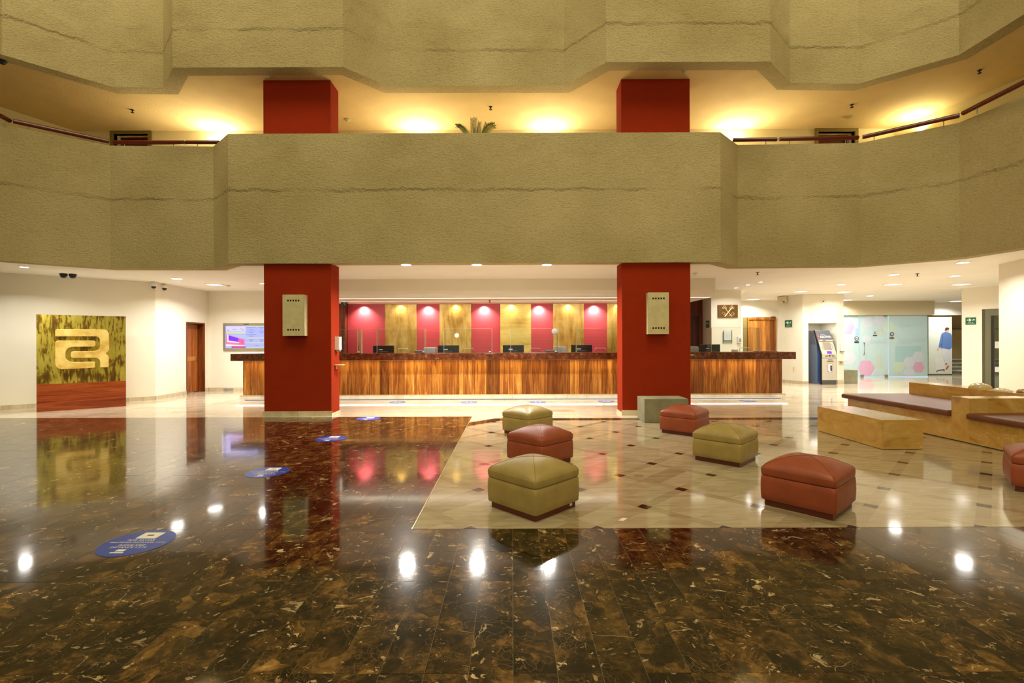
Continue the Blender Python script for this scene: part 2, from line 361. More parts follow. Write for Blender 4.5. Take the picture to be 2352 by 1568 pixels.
M['lampw'] = emit('lamp_diffuser', (255, 248, 235), 7); M['ledw'] = emit('white_led', (235, 240, 255), 1); M['ledy'] = emit('warm_led', (255, 190, 100), 2.2)
M['trough'] = emit('warm_trough', (255, 240, 205), 1.6)

# ================================================================ SETTING
def offset_line(pts, d):
    out = []; n = len(pts)
    for i in range(n):
        p = Vector(pts[i]); ds = []
        if i > 0: ds.append((p-Vector(pts[i-1])).normalized())
        if i < n-1: ds.append((Vector(pts[i+1])-p).normalized())
        nn = [Vector((-q.y, q.x)) for q in ds]
        if len(nn) == 1: m = nn[0]*d
        else:
            s = nn[0]+nn[1]; s.normalize(); m = s*(d/max(.4, s.dot(nn[0])))
        out.append((p.x+m.x, p.y+m.y))
    return out
def wall_strip(bm, pts, z0, z1, th, lip=0.0):
    """wall following a polyline; thickness goes to the left of the line direction"""
    back = offset_line(pts, th)
    prism(bm, list(pts)+back[::-1], z0, z1)
def struct(name, bm, mat, parent=None, **k):
    o = mk(name, bm, mat, parent, **k)
    if parent is None: o['kind'] = 'structure'
    return o
ZC, ZP, ZG, ZU = 3.09, 5.68, 4.6, 6.8
LOW = [(-9.8, 2.5), (-9.8, 9.05), (-9.66, 9.22), (-8.5, 10.15), (-6.36, 10.22), (-5.68, 9.6), (4.19, 9.6), (4.83, 10.23), (7.4, 10.15), (8.62, 9.22), (8.8, 8.1), (8.85, 2.5)]
UPP = [(-9.3, 2.5), (-9.3, 8.75), (-8.2, 9.87), (-7.18, 9.89), (-6.49, 9.18), (-3.22, 9.18), (-2.56, 9.86), (1.10, 9.88), (1.80, 9.05), (4.9, 9.05), (5.71, 9.8), (7.14, 9.84), (8.29, 8.86), (8.32, 7.5), (8.32, 2.5)]
bm = new(); wall_strip(bm, LOW, ZC-.01, ZP, .28); struct('wall_balcony_lower', bm, M['stucco'])
bm = new(); wall_strip(bm, UPP, ZU-.03, 9.6, .28); struct('wall_balcony_upper', bm, M['stucco'])
# ground floor ceiling slab with the gallery floor on top
lowin = offset_line(LOW, .2)
bm = new(); prism(bm, lowin+[(26, 2.5), (26, 25.5), (-14, 25.5), (-14, 2.5)], ZC, ZC+.25); struct('ceiling', bm, M['ceil'])
bm = new(); prism(bm, lowin+[(12.8, 2.5), (12.8, 12.3), (-12.8, 12.3), (-12.8, 2.5)], ZG-.3, ZG); struct('floor_gallery', bm, M['ceil'])
uppin = offset_line(UPP, .2)
bm = new(); prism(bm, uppin+[(12.8, 2.5), (12.8, 12.3), (-12.8, 12.3), (-12.8, 2.5)], ZU, ZU+.3); struct('ceiling_gallery', bm, M['ceil2'])
# gallery back wall with two door openings built as recesses
gl = [(-12.2, 2.5), (-12.2, 9.0), (-10.9, 12.0), (9.6, 12.0), (10.35, 9.68), (10.6, 2.5)]
gf = [(12.0)]
d1 = P(262, 308, 12.0); d1b = P(342, 308, 12.0); d2 = P(1878, 303, 12.0); d2b = P(1962, 303, 12.0)
bm = new()
wall_strip(bm, [(-12.2, 2.5), (-12.2, 9.0), (-10.9, 12.0), (d1.x, 12.0)], ZG, ZU, .3)
wall_strip(bm, [(d1b.x, 12.0), (d2.x, 12.0)], ZG, ZU, .3)
wall_strip(bm, [(d2b.x, 12.0), (9.6, 12.0), (10.35, 9.68), (10.6, 2.5)], ZG, ZU, .3)
for a, b in ((d1, d1b), (d2, d2b)): box(bm, a.x, b.x, 12.0, 12.3, a.z, ZU)
struct('wall_gallery', bm, M['gwall'])
for i, (a, b) in enumerate(((d1, d1b), (d2, d2b))):
    fr = new(); box(fr, a.x-.08, a.x, 11.96, 12.1, ZG, a.z+.08); box(fr, b.x, b.x+.08, 11.96, 12.1, ZG, a.z+.08); box(fr, a.x, b.x, 11.96, 12.1, a.z, a.z+.08)
    f = struct(f'door_{i+1}', fr, M['olive']); mk('door_leaf', Bx(a.x, b.x, 12.2, 12.24, ZG, a.z), M['rail'], f)

# ---- floor
bm = new()
prism(bm, [(-13.6, -3), (-13.6, 9.6), (-.81, 9.6), (-.81, 3.835), (12, 3.835), (12, -3)], -.12, -.0015)
floor = struct('floor', bm, M['groutd'])
bm = new(); prism(bm, [(-13.6, 9.6), (-13.6, 25), (26, 25), (26, 3.835), (-.81, 3.835), (-.81, 9.6)], -.12, -.004)
mk('light_floor_bed', bm, M['grout'], floor)
TILES = {}
def inframe(c):
    if c.y < 1.9: return False
    x = CX+FPX*c.x/c.y; y = CY+FPX*HC/c.y
    return -60 < x < 2412 and y < 1640
def clip(poly, reg):
    """clip polygon by convex region (counter-clockwise)"""
    out = poly
    for i in range(len(reg)):
        a = Vector(reg[i]); b = Vector(reg[(i+1) % len(reg)]); n = Vector((-(b.y-a.y), b.x-a.x)); src = out; out = []
        for j in range(len(src)):
            p = Vector(src[j]); q = Vector(src[(j+1) % len(src)]); dp = (p-a).dot(n); dq = (q-a).dot(n)
            if dp >= 0: out.append(tuple(p))
            if (dp > 0 and dq < 0) or (dp < 0 and dq > 0): t = dp/(dp-dq); out.append(tuple(p+(q-p)*t))
        if len(out) < 3: return []
    o2 = []
    for p in out:
        if not o2 or (Vector(p)-Vector(o2[-1])).length > .004: o2.append(p)
    if len(o2) > 2 and (Vector(o2[0])-Vector(o2[-1])).length < .004: o2.pop()
    ar = sum(o2[i][0]*o2[(i+1) % len(o2)][1]-o2[(i+1) % len(o2)][0]*o2[i][1] for i in range(len(o2)))/2 if len(o2) > 2 else 0
    return o2 if abs(ar) > .0006 else []
def tile(kind, poly):
    if len(poly) < 3: return
    c = sum((Vector(p) for p in poly), Vector((0, 0)))/len(poly)
    TILES.setdefault(kind, []).append((c, poly))
def flush(kind, mat, stuffname):
    L = TILES[kind]
    def size(t):
        c = t[0]; return (0 if inframe(c) else 1e6)+c.y**3/ max(1e-4, 1)
    L.sort(key=size); share = {}
    bmS = new(); rl = None; lay = None
    dat = []
    for i, (c, poly) in enumerate(L):
        if i < 300 and inframe(c):
            loc = [((p[0]-c.x), (p[1]-c.y)) for p in poly]; key = tuple((round(a, 3), round(b, 3)) for a, b in loc)
            me = share.get(key)
            if me is None:
                b = new(); g = .0012
                sh = [(a*(1-g/max(.02, abs(a)+.02)), q*(1-g/max(.02, abs(q)+.02))) for a, q in loc]
                lo = [b.verts.new((a, q, -.006)) for a, q in sh]; hi = [b.verts.new((a, q, 0)) for a, q in sh]
                b.faces.new(hi); n = len(sh)
                for k in range(n): b.faces.new((lo[k], lo[(k+1) % n], hi[(k+1) % n], hi[k]))
                bmesh.ops.recalc_face_normals(b, faces=b.faces)
                if b.faces[:][0].normal.z < 0: bmesh.ops.reverse_faces(b, faces=b.faces)
                me = bpy.data.meshes.new(kind); b.to_mesh(me); b.free(); me.materials.append(mat); share[key] = me
            o = bpy.data.objects.new(kind, me); COL.objects.link(o); o.parent = floor; o.location = (c.x, c.y, random.uniform(-.0003, .0003))
            o.rotation_euler = (random.gauss(0, .0005), random.gauss(0, .0005), 0)
        else:
            n = len(poly); g = .0012; rv = random.random()
            sh = [((p[0]-c.x)*(1-g/max(.02, abs(p[0]-c.x)+.02))+c.x, (p[1]-c.y)*(1-g/max(.02, abs(p[1]-c.y)+.02))+c.y) for p in poly]
            tx, ty = random.gauss(0, .0005), random.gauss(0, .0005)
            ar = sum(sh[k][0]*sh[(k+1) % n][1]-sh[(k+1) % n][0]*sh[k][1] for k in range(n))
            if ar < 0: sh = sh[::-1]
            dat.append((sh, c, tx, ty, rv))
    if dat:
        vs_, fs_, rv_ = [], [], []
        for sh, c, tx, ty, r_ in dat:
            b0 = len(vs_); n = len(sh)
            vs_ += [(x, y, (x-c.x)*tx+(y-c.y)*ty) for x, y in sh]+[(x, y, -.006) for x, y in sh]
            fs_.append(tuple(range(b0, b0+n)))
            for k in range(n): fs_.append((b0+n+k, b0+n+(k+1) % n, b0+(k+1) % n, b0+k))
            rv_ += [r_]*(2*n)
        me = bpy.data.meshes.new(stuffname); me.from_pydata(vs_, [], fs_); at = me.attributes.new('rnd', 'FLOAT', 'POINT'); at.data.foreach_set('value', rv_)
        me.materials.append(mat); o = bpy.data.objects.new(stuffname, me); COL.objects.link(o); o.parent = floor; o['kind'] = 'stuff'
TW, TL = .2015, .4185
def dark_region(x0, x1, y0, y1):
    nx0 = math.floor((x0+.004)/TW); X = nx0*TW
    while X < x1-.01:
        ys = y1
        while ys > y0+.01:
            ln = TL*(2 if random.random() < .3 else 1); ya = max(ys-ln, y0)
            a, b = max(X, x0), min(X+TW, x1)
            if b-a > .02: tile('dark_marble_tile', [(a, ya), (b, ya), (b, ys), (a, ys)])
            ys = ya
        X += TW
dark_region(-13.4, -.806, 3.84, 9.6); dark_region(-9, 11.8, .9, 3.84)
# lounge: diagonal lattice with dark inlay squares inside an octagon
h = .5125; S = h*math.sqrt(2); u = Vector((1, 1)).normalized(); v_ = Vector((-1, 1)).normalized(); sq = .1
OCT = [(-.8, 3.845), (7.45, 3.845), (7.45, 8.0), (6.4, 9.08), (-.22, 9.08), (-.8, 8.5)]
def quad(o, a, b): return [tuple(o), tuple(o+u*a), tuple(o+u*a+v_*b), tuple(o+v_*b)]
for i in range(-4, 16):
    for j in range(-12, 16):
        if (i+j) % 2: continue
        c = Vector((1.195+h*i, 4.335+.51*j))
        o = c-u*sq/2-v_*sq/2
        cells = [('dark_inlay', quad(o, sq, sq)), ('border_strip', quad(o+u*sq, S-sq, sq)), ('border_strip', quad(o+v_*sq, sq, S-sq))]
        big = o+u*sq+v_*sq; L_ = S-sq; n3 = 3
        for k in range(n3):
            if random.random() < .5 or True: cells.append(('marble_plank', quad(big+v_*(L_/n3*k), L_, L_/n3)))
        for kd, q in cells: tile(kd, clip(q, OCT))
# dark stripe outlining the octagon
ST = [[(-.22, 9.08), (6.4, 9.08), (6.52, 9.35), (-.34, 9.35)], [(-.8, 8.5), (-.22, 9.08), (-.34, 9.35), (-.8, 8.89)], [(7.45, 8.0), (7.45, 8.4), (6.52, 9.35), (6.4, 9.08)]]
for poly in ST:
    n = 16 if poly[1][0] > 3 and poly[0][0] < 0 else 2
    A, B_, C_, D_ = [Vector(p) for p in poly]
    for k in range(n):
        t0, t1 = k/n, (k+1)/n; tile('stripe_tile', [tuple(A.lerp(B_, t0)), tuple(A.lerp(B_, t1)), tuple(D_.lerp(C_, t1)), tuple(D_.lerp(C_, t0))])
# axis-aligned light marble everywhere else
LT, LH = .62, .31
def light_region(reg, x0, x1, y0, y1):
    r = 0; Y = y0
    while Y < y1:
        X = x0-(LT*.5 if r % 2 else 0)-random.random()*.1
        while X < x1:
            q = clip([(X, Y), (X+LT, Y), (X+LT, Y+LH), (X, Y+LH)], reg)
            tile('light_marble_tile', q); X += LT
        Y += LH; r += 1
def rect(x0, x1, y0, y1): return [(x0, y0), (x1, y0), (x1, y1), (x0, y1)]
light_region(rect(-13.5, 25, 9.602, 24.5), -13.5, 25, 9.602, 24.5)
light_region(rect(-.8, 7.45, 9.352, 9.6), -.8, 7.45, 9.352, 9.6)
light_region([(-.8, 8.89), (-.34, 9.35), (-.8, 9.35)], -.8, -.2, 8.8, 9.4)
light_region([(7.45, 8.4), (7.45, 9.35), (6.52, 9.35)], 6.5, 7.45, 8.3, 9.4)
light_region(rect(7.452, 12.5, 3.845, 9.6), 7.452, 12.5, 3.845, 9.6)
for kd, mt, sn in (('dark_marble_tile', M['dark'], 'far_dark_marble_tiles'), ('marble_plank', M['lightd'], 'far_marble_planks'), ('border_strip', M['border'], 'far_border_strips'),
                   ('dark_inlay', M['inlay'], 'far_dark_inlays'), ('stripe_tile', M['inlay'], 'far_stripe_tiles'), ('light_marble_tile', M['lightx'], 'far_light_marble_tiles')):
    flush(kd, mt, sn)
for bmx, nm in ((Bx(-.812, -.804, 3.84, 9.6, -.01, .0004), 'metal_divider'),):
    mk(nm, bmx, plain('brass_divider', (190, 170, 120), .3, .6), floor)

# ---- ground floor walls
def wallpoly(name, pts, z0, z1, th, mat=None, base=True):
    bm = new(); wall_strip(bm, pts, z0, z1, th); o = struct(name, bm, mat or M['wall'])
    return o
WL = [(-13.9, 8.7), (-11.5, 10.75), (-9.38, 12.6), (-9.42, 13.84)]
wallpoly('wall_left', WL, 0, ZC, .3)
wallpoly('wall_left_far', [(-9.43, 14.70), (-9.43, 14.88), (-5.15, 14.88)], 0, ZC, .3)
box_ = Bx(-9.73, -9.43, 13.84, 14.70, 2.1, ZC); struct('wall_left_lintel', box_, M['wall'])
# door 3 in the left wall
fr = new(); box(fr, -9.75, -9.42, 13.86, 13.9, 0, 2.1); box(fr, -9.75, -9.42, 14.66, 14.70, 0, 2.1); box(fr, -9.75, -9.42, 13.9, 14.66, 2.06, 2.1)
d3 = struct('door_3', fr, M['doorw'])
mk('door_leaf', Bx(-9.66, -9.62, 13.91, 14.65, .02, 2.055), M['doorw'], d3)
mk('door_rail', Bx(-9.62, -9.61, 13.93, 14.6, .95, 1.08), M['doorb'], d3); mk('door_rail', Bx(-9.62, -9.61, 13.93, 14.6, 1.92, 2.04), M['doorb'], d3)
mk('door_handle', Tb([(-9.6, 14.58, 1.02), (-9.56, 14.58, 1.02), (-9.56, 14.48, 1.02)], .012), M['chrome'], d3)
# skirting
def skirt(name, pts, h=.1, th=.015, piece=.6):
    root = None; out = offset_line(pts, -th)
    for i in range(len(pts)-1):
        a, b, c, d = Vector(pts[i]), Vector(pts[i+1]), Vector(out[i+1]), Vector(out[i]); n = max(1, round((b-a).length/piece))
        for k in range(n):
            t0, t1 = k/n+.002, (k+1)/n-.002
            bm = Pr([tuple(a.lerp(b, t0)), tuple(a.lerp(b, t1)), tuple(d.lerp(c, t1)), tuple(d.lerp(c, t0))], 0, h)
            if root is None: root = struct(name, bm, M['base'])
            else: mk('skirting_tile', bm, M['base'], root)
    return root
skirt('baseboard_left', [(-13.8, 8.785), (-11.5, 10.75), (-9.38, 12.6), (-9.42, 13.84)])
skirt('baseboard_back', [(-9.43, 14.72), (-9.43, 14.88), (-7.2, 14.88)])
tag(mk('floor_outlet_plate', Bx(-8.95, -8.66, 14.85, 14.866, .03, .08), M['grey']), 'small grey plate set in the skirting below the wall screen', 'outlet plate')
# desk back wall
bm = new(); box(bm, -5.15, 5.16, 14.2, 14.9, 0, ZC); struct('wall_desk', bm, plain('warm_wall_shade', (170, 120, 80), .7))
struct('wall_desk_left_return', Bx(-5.15, -4.86, 13.95, 14.2, 0, ZC), M['darkw'])
# soffit over the desk
sof = struct('ceiling_soffit', Bx(-5.6, 5.16, 12.3, 14.21, 2.62, ZC), M['ceil'])
mk('fascia_board', Bx(-5.6, 5.16, 12.15, 12.3, 2.80, ZC), M['wall'], sof)
bm = new(); prism(bm, [(12.17, 2.80), (12.19, 2.72), (12.26, 2.655), (12.36, 2.63), (12.36, 2.80)], -5.6, 5.16, T=lambda a, b, h: (h, a, b)); mk('fascia_cove', bm, M['ceil'], sof)
bm = new(); box(bm, -5.5, 5.1, 12.30, 12.36, 2.612, 2.622); mk('light_strip', bm, M['trough'], sof)
lamp('soffit_glow', 'AREA', (0, 12.5, 2.58), 30, (1, .9, .7), 10, .1, target=(0, 12.6, 0))
# right side walls
struct('wall_wood_panel', Bx(5.16, 6.25, 15.7, 15.85, 0, ZC), M['darkw'])
fr = new(); box(fr, 5.3, 5.36, 15.64, 15.7, 0, 2.36); box(fr, 6.12, 6.18, 15.64, 15.7, 0, 2.36); box(fr, 5.3, 6.18, 15.64, 15.7, 2.33, 2.39)
d4 = struct('door_4', fr, M['darkw']); mk('door_leaf', Bx(5.36, 6.12, 15.67, 15.70, 0, 2.33), M['darkw'], d4)
struct('wall_pillar_right', Bx(6.25, 7.19, 15.02, 15.9, 0, ZC), M['wall'])
struct('wall_far_right', Bx(7.4, 9.16, 19.0, 19.2, 0, ZC), M['wall'])
struct('wall_far_right_top', Bx(9.16, 10.46, 19.0, 19.2, 2.43, ZC), M['wall'])
struct('wall_far_right_end', Bx(10.46, 11.3, 19.0, 19.2, 0, ZC), M['wall'])
# door 5, wooden, with an olive side panel
dz = 2.43
fr = new(); box(fr, 9.33, 9.38, 18.95, 19.1, 0, dz); box(fr, 10.41, 10.46, 18.95, 19.1, 0, dz); box(fr, 9.38, 10.41, 18.95, 19.1, dz-.1, dz)
d5 = struct('door_5', fr, M['doorb'])
for k in range(6): mk('door_board', Bx(9.385+k*.1708, 9.385+(k+1)*.1708-.006, 18.99, 19.03, .01, dz-.105), M['doorb'], d5)
mk('side_panel', Bx(9.16, 9.32, 18.99, 19.05, 0, dz), M['olive'], d5); mk('door_closer', Bx(10.25, 10.4, 18.9, 18.95, dz-.02, dz+.02), M['mid'], d5)
wallpoly('wall_corridor', [(9.71, 17.4), (9.985, 16.45)], 0, ZC, .25)
bm = new(); box(bm, 9.985, 10.17, 16.45, 17.5, 0, ZC); box(bm, 11.16, 11.39, 16.45, 17.5, 0, ZC); box(bm, 10.17, 11.16, 16.45, 17.5, 2.1, ZC); box(bm, 10.17, 11.16, 17.35, 17.5, 0, 2.1)
struct('wall_machine_niche', bm, M['wall'])
lamp('niche_fill', 'AREA', (10.66, 16.75, 2.08), 4, (1, .94, .84), .5, .3)  # unseen fill light added to brighten the niche
skirt('baseboard_corridor', [(9.71, 17.4), (9.985, 16.44), (10.17, 16.44)], .1)
skirt('baseboard_niche', [(11.16, 16.44), (11.39, 16.44)], .13)
struct('wall_shopfront_header', Bx(10.5, 17.12, 19.4, 19.7, 2.52, ZC), plain('beige_header', (214, 200, 166), .8))
struct('trim_1', Bx(17.9, 19.15, 20.4, 20.7, 2.56, ZC), M['ceil'])
struct('wall_shop_back', Bx(11, 17.5, 22.4, 22.6, 0, ZC), M['wall'])
struct('wall_stairs', Bx(17.0, 26, 23.2, 23.4, 0, ZC), plain('tan_wall', (206, 180, 130), .8))
stp = struct('wall_stair_panel', Bx(20.4, 23.2, 22.6, 22.75, .6, 2.0), plain('tan_board', (196, 172, 120), .6, noise=.08, nscale=3)); mk('panel_cap', Bx(20.4, 23.2, 22.56, 22.75, 2.0, 2.04), M['rail'], stp)
fl = None
for k in range(4):
    b_ = Bx(19.6, 23.2, 21.0+.3*k, 22.6, .155*k, .155*(k+1)-.03)
    if fl is None: fl = struct('floor_stairs', b_, M['stone'])
    else: mk('step_riser', b_, M['stone'], fl)
    mk('step_tread', Bx(19.6, 23.2, 20.97+.3*k, 22.6, .155*(k+1)-.03, .155*(k+1)), M['white'], fl)
# doorway wall and near pillar at the right edge
A_, B2 = Vector((13.9, 14.8)), Vector((15.6, 12.0)); dr = (B2-A_).normalized()
def along(t): q = A_+dr*t; return (q.x, q.y)
bm = new(); wall_strip(bm, [along(0), along(.46)], 0, ZC, .3); wall_strip(bm, [along(.46), along(2.4)], 2.42, ZC, .3); struct('wall_right', bm, M['wall'])
bm = new(); wall_strip(bm, [along(.53), along(.655)], 0, 2.42, .2); wall_strip(bm, [along(.655), along(2.4)], 2.22, 2.42, .2)
fd = struct('door_6', bm, plain('olive_grey_frame', (104, 102, 74), .5))
bm = new(); wall_strip(bm, [along(.655), along(.71)], 0, 2.22, .12); mk('door_stile', bm, M['black'], fd)
bm = new(); wall_strip(bm, [along(.73), along(2.3)], .02, 2.2, .02); mk('door_glass', bm, M['gedge'], fd)
for za, zb in ((.55, .7), (1.25, 1.45)):
    bm = new(); wall_strip(bm, [along(.74), along(1.6)], za, zb, .03); mk('frosted_band', bm, M['white'], fd)
bm = new(); prism(bm, [(10.3, 10.13), (9.95, 9.0), (9.3, 6.6), (9.3, 2.5), (12, 2.5), (12.6, 10.13)], 0, ZC); struct('wall_right_near', bm, M['wall'])
struct('wall_right_beyond', Bx(17.5, 17.7, 11.5, 15.5, 0, ZC), M['wall'])

# ---- red columns
for i, (x0, x1) in enumerate(((-5.02, -3.655), (2.225, 3.615))):
    lab = ['tall brick-red painted column left of the desk, passing through the balcony', 'tall brick-red painted column right of the desk behind the grey stone block'][i]
    c = thing('column', ((x0+x1)/2, 9.9, 0), lab, 'column')
    mk('lower_shaft', Bx(x0, x1, 9.69, 10.14, 0, ZC), M['red'], c, bevel=.01)
    mk('upper_shaft', Bx(x0, x1, 9.69, 10.14, ZC+.25, ZU), M['red'], c, bevel=.01)
    n = 4
    for k in range(n):
        a = x0-.015+(x1-x0+.03)*k/n; mk('skirting_tile', Bx(a+.002, a+(x1-x0+.03)/n-.002, 9.672, 9.69, 0, .105), M['base'], c)
    mk('skirting_side', Bx(x1 if i == 0 else x0-.015, x1+.015 if i == 0 else x0, 9.69, 10.15, 0, .06), M['base'], c)

# ================================================================ RECEPTION DESK
desk = thing('reception_desk', (0, 12.4, 0), 'long reception desk fronted with vertical wooden boards under a brown granite top', 'desk')
X0, X1 = -7.0, 7.02; x = X0; rb = random.Random(3)
while x < X1-.02:
    wdt = rb.choice([.14, .19, .24, .3, .34, .12]); xe = min(x+wdt, X1)
    if X1-xe < .1: xe = X1
    mk('board', Bx(x+.002, xe-.002, 12.45+rb.uniform(0, .004), 12.475, .13, 1.035), M['board'], desk); x = xe
mk('carcass', Bx(X0+.01, X1-.01, 12.475, 12.85, .13, 1.035), M['darkw'], desk)
for k in range(10):
    a = X0-.04+(X1-X0+.08)*k/10; mk('plinth_slab', Bx(a+.001, a+(X1-X0+.08)/10-.001, 12.36, 12.9, .028, .13), M['base'], desk, bevel=.004)
mk('plinth_core', Bx(X0+.05, X1-.05, 12.46, 12.8, 0, .028), M['white'], desk)
xs = [-7.08, -5.7, -4.1, -2.75, -1.35, .15, 1.7, 3.2, 4.75, 6.1, 7.14]
for a, b in zip(xs, xs[1:]): mk('countertop_slab', Bx(a, b-.001, 12.04, 12.86, 1.035, 1.212), M['granite'], desk, bevel=.003)
mk('under_counter_light', Bx(-6.95, 6.95, 12.36, 12.39, 1.022, 1.034), M['ledy'], desk)
mk('plinth_light', Bx(-6.95, 6.98, 12.38, 12.41, .018, .027), M['ledw'], desk)
wt = thing('work_table', (0, 13.2, 0), 'low dark wooden work table behind the reception desk carrying the monitors', 'table')
mk('work_surface', Bx(X0+.1, X1-.1, 12.93, 13.5, .74, .78), M['darkw'], wt)
for xx in (-6.8, -3.4, 0, 3.4, 6.8): mk('desk_support', Bx(xx-.02, xx+.02, 12.95, 13.45, 0, .74), M['darkw'], wt)
lamp('counter_glow', 'AREA', (0, 12.27, 1.02), 34, (1, .76, .42), 13.8, .05, target=(0, 12.5, .1), spread=150)
for k in range(6): lamp('plinth_glow', 'AREA', (-5.9+k*2.36, 12.29, .12), 2.0, (.93, .95, 1), 2.34, .12, target=(-5.9+k*2.36, 12.27, 0))

# panels behind the desk
pan = [(781, 885, 'r'), (885, 958, 'g'), (958, 1010, 'r'), (1010, 1083, 'g'), (1083, 1149, 'r'), (1149, 1220, 'g2'), (1220, 1270, 'r'), (1270, 1341, 'g'), (1341, 1394, 'r'), (1394, 1470, 'g')]
PX = lambda x: (x-CX)/FPX*14.17
desc = {1: 'leftmost, with rusty marks in its middle', 3: 'second from the left, upright grain', 5: 'in the middle, with level streaks', 7: 'second from the right, browner below', 9: 'rightmost, half hidden by the right column'}
dr_ = {0: 'leftmost and widest, beside the dark wood edge', 2: 'narrow, between the first two gold panels', 4: 'wide, left of the gold panel with level streaks', 6: 'narrow, right of the gold panel with level streaks', 8: 'rightmost, beside the right column'}
for i, (a, b, k) in enumerate(pan):
    x0, x1 = PX(a), PX(b)
    if i == 0: x0 = -4.85
    if k == 'r': o = mk('crimson_panel', Bx(x0, x1, 14.155, 14.19, .05, 2.61), M['crimson']); tag(o, 'crimson ribbed wall panel behind the desk, '+dr_[i], 'wall panel')
    else: o = mk('gold_panel', Bx(x0+.005, x1-.005, 14.12, 14.19, .05, 2.61), M['gold2' if k == 'g2' else 'gold1']); tag(o, 'gold leaf wall panel behind the desk, '+desc[i], 'wall panel')
mk('edge_strip', Bx(-4.9, -4.86, 13.93, 13.95, 0, 2.62), M['granite'], bpy.data.objects['wall_desk_left_return'])
for x, rd in ((835, 1), (983, 1), (1112, 1), (1238, 1), (1365, 1), (920, 0), (1047, 0), (1174, 0), (1305, 0), (1420, 0)):
    X = (x-CX)/FPX*14.1; Yl = 14.03 if rd else 14.04
    lamp('panel_spot', 'SPOT', (X, Yl, 2.6), 190 if rd else 30, (1, .88, .9) if rd else (1, .88, .6), target=(X+.02, 14.14, 1.5), angle=125 if rd else 140, blend=1, radius=.02)
    if rd == 1: pass

lamp('desk_wash', 'AREA', (0, 13.1, 2.6), 95, (1, .93, .82), 9.6, .25, target=(0, 14.3, 1.0))  # unseen wash light added to brighten the panels behind the desk
# glass guards on the counter
gs = [(-5.2, 'leftmost, its right edge beside the left column'), (-3.47, 'over the leftmost monitor'), (-1.75, 'over the second monitor from the left'), (-.04, 'in the middle of the desk'), (1.66, 'left of the right column'), (5.12, 'at the right end, right of the right column')]
for X, d in gs:
    g = thing('glass_guard', (X+.62, 12.4, 1.212), 'clear glass screen standing on the counter, '+d, 'glass screen')
    x0, x1 = X, X+1.24
    mk('front_pane', Bx(x0, x1, 12.30, 12.308, 1.213, 1.83), M['glass'], g)
    for xx in (x0, x1-.008):
        mk('side_pane', Bx(xx, xx+.008, 12.31, 12.56, 1.213, 1.83), M['glass'], g)
        mk('pane_edge', Bx(xx, xx+.007, 12.296, 12.30, 1.213, 1.832), M['pedge'], g)
    mk('pane_edge', Bx(x0, x1, 12.298, 12.31, 1.829, 1.834), M['pedge'], g)
    if X < -5: mk('steel_strip', Bx(x1-.002, x1+.04, 12.56, 12.565, 1.213, 1.83), M['alab'], g)

# monitors
def monitor():
    r = thing('monitor', (0, 0, 0), '', 'monitor', 'monitors behind the counter')
    mk('screen_back', Bx(-.285, .285, -.02, .02, .30, .62), M['black'], r, bevel=.008)
    mk('bezel', Bx(-.288, .288, .018, .03, .297, .623), M['mid'], r)
    mk('stand', Bx(-.05, .05, .0, .05, .02, .4), M['black'], r); mk('foot', Bx(-.14, .14, -.08, .12, 0, .02), M['black'], r, bevel=.006)
    mk('label_strip', Bx(-.13, -.02, -.023, -.02, .50, .52), M['white'], r); mk('vent_bar', Bx(-.12, .12, -.023, -.02, .46, .466), M['grey'], r)
    return r
m0 = monitor(); m0['group'] = 'monitors behind the counter'
for k, (px, d) in enumerate(((881, 'leftmost, brownish in the light'), (1030, 'second from the left'), (1179, 'before the streaky gold panel'), (1336, 'just left of the right column'), (1626, 'right of the right column'))):
    m = m0 if k == 0 else copy_tree(m0); m.location = ((px+(5 if k == 4 else 0)-CX)/FPX*13.1, 13.1, .78); m['label'] = 'back of a black desk monitor, '+d
    m.rotation_euler = (0, 0, R((0, 0, 0, 0, 8)[k]))
# printers
for px, d in ((979, 'left of the second monitor'), (1278, 'under the white round sign'), (1586, 'tucked behind the right column')):
    X = (px-CX)/FPX*13.1-(.1 if px == 1586 else 0)
    p = thing('printer', (X, 13.1, .78), 'grey stepped office printer behind the counter, '+d, 'printer')
    mk('body', Bx(X-.05, X+.27, 12.95, 13.3, .78, 1.325), M['grey'], p, bevel=.015); mk('paper_tray', Bx(X-.3, X-.05, 12.95, 13.3, .78, 1.26), M['mid'], p, bevel=.015); mk('lid', Bx(X-.04, X+.26, 12.96, 13.29, 1.325, 1.35), M['grey'], p, bevel=.008)
# round signs
a = P(1049, 770, 12.29); s = thing('round_sign', a, 'round white sticker on the glass in front of the second gold panel', 'sticker')
mk('disc', La([(.058, -.001), (.058, .001)], a, 24, Matrix.Rotation(R(90), 4, 'X')), M['white'], s)
a = P(1274, 761, 12.68); s = thing('desk_lamp', (a.x+.06, 12.68, 1.212), 'slim lamp with an oval white head standing on the counter over the grey printer', 'lamp')
mk('head', La([(.01, -.014), (.07, -.012), (.082, 0), (.07, .012), (.01, .014)], a, 24, Matrix.Rotation(R(90), 4, 'X')), M['white'], s, smooth=True)
mk('stem', Tb([(a.x+.06, 12.68, 1.22), (a.x+.06, 12.68, 1.70), (a.x, 12.69, a.z)], .006), M['chrome'], s); mk('foot', La([(.05, 0), (.05, .008), (.01, .015)], (a.x+.06, 12.68, 1.212), 16), M['chrome'], s)
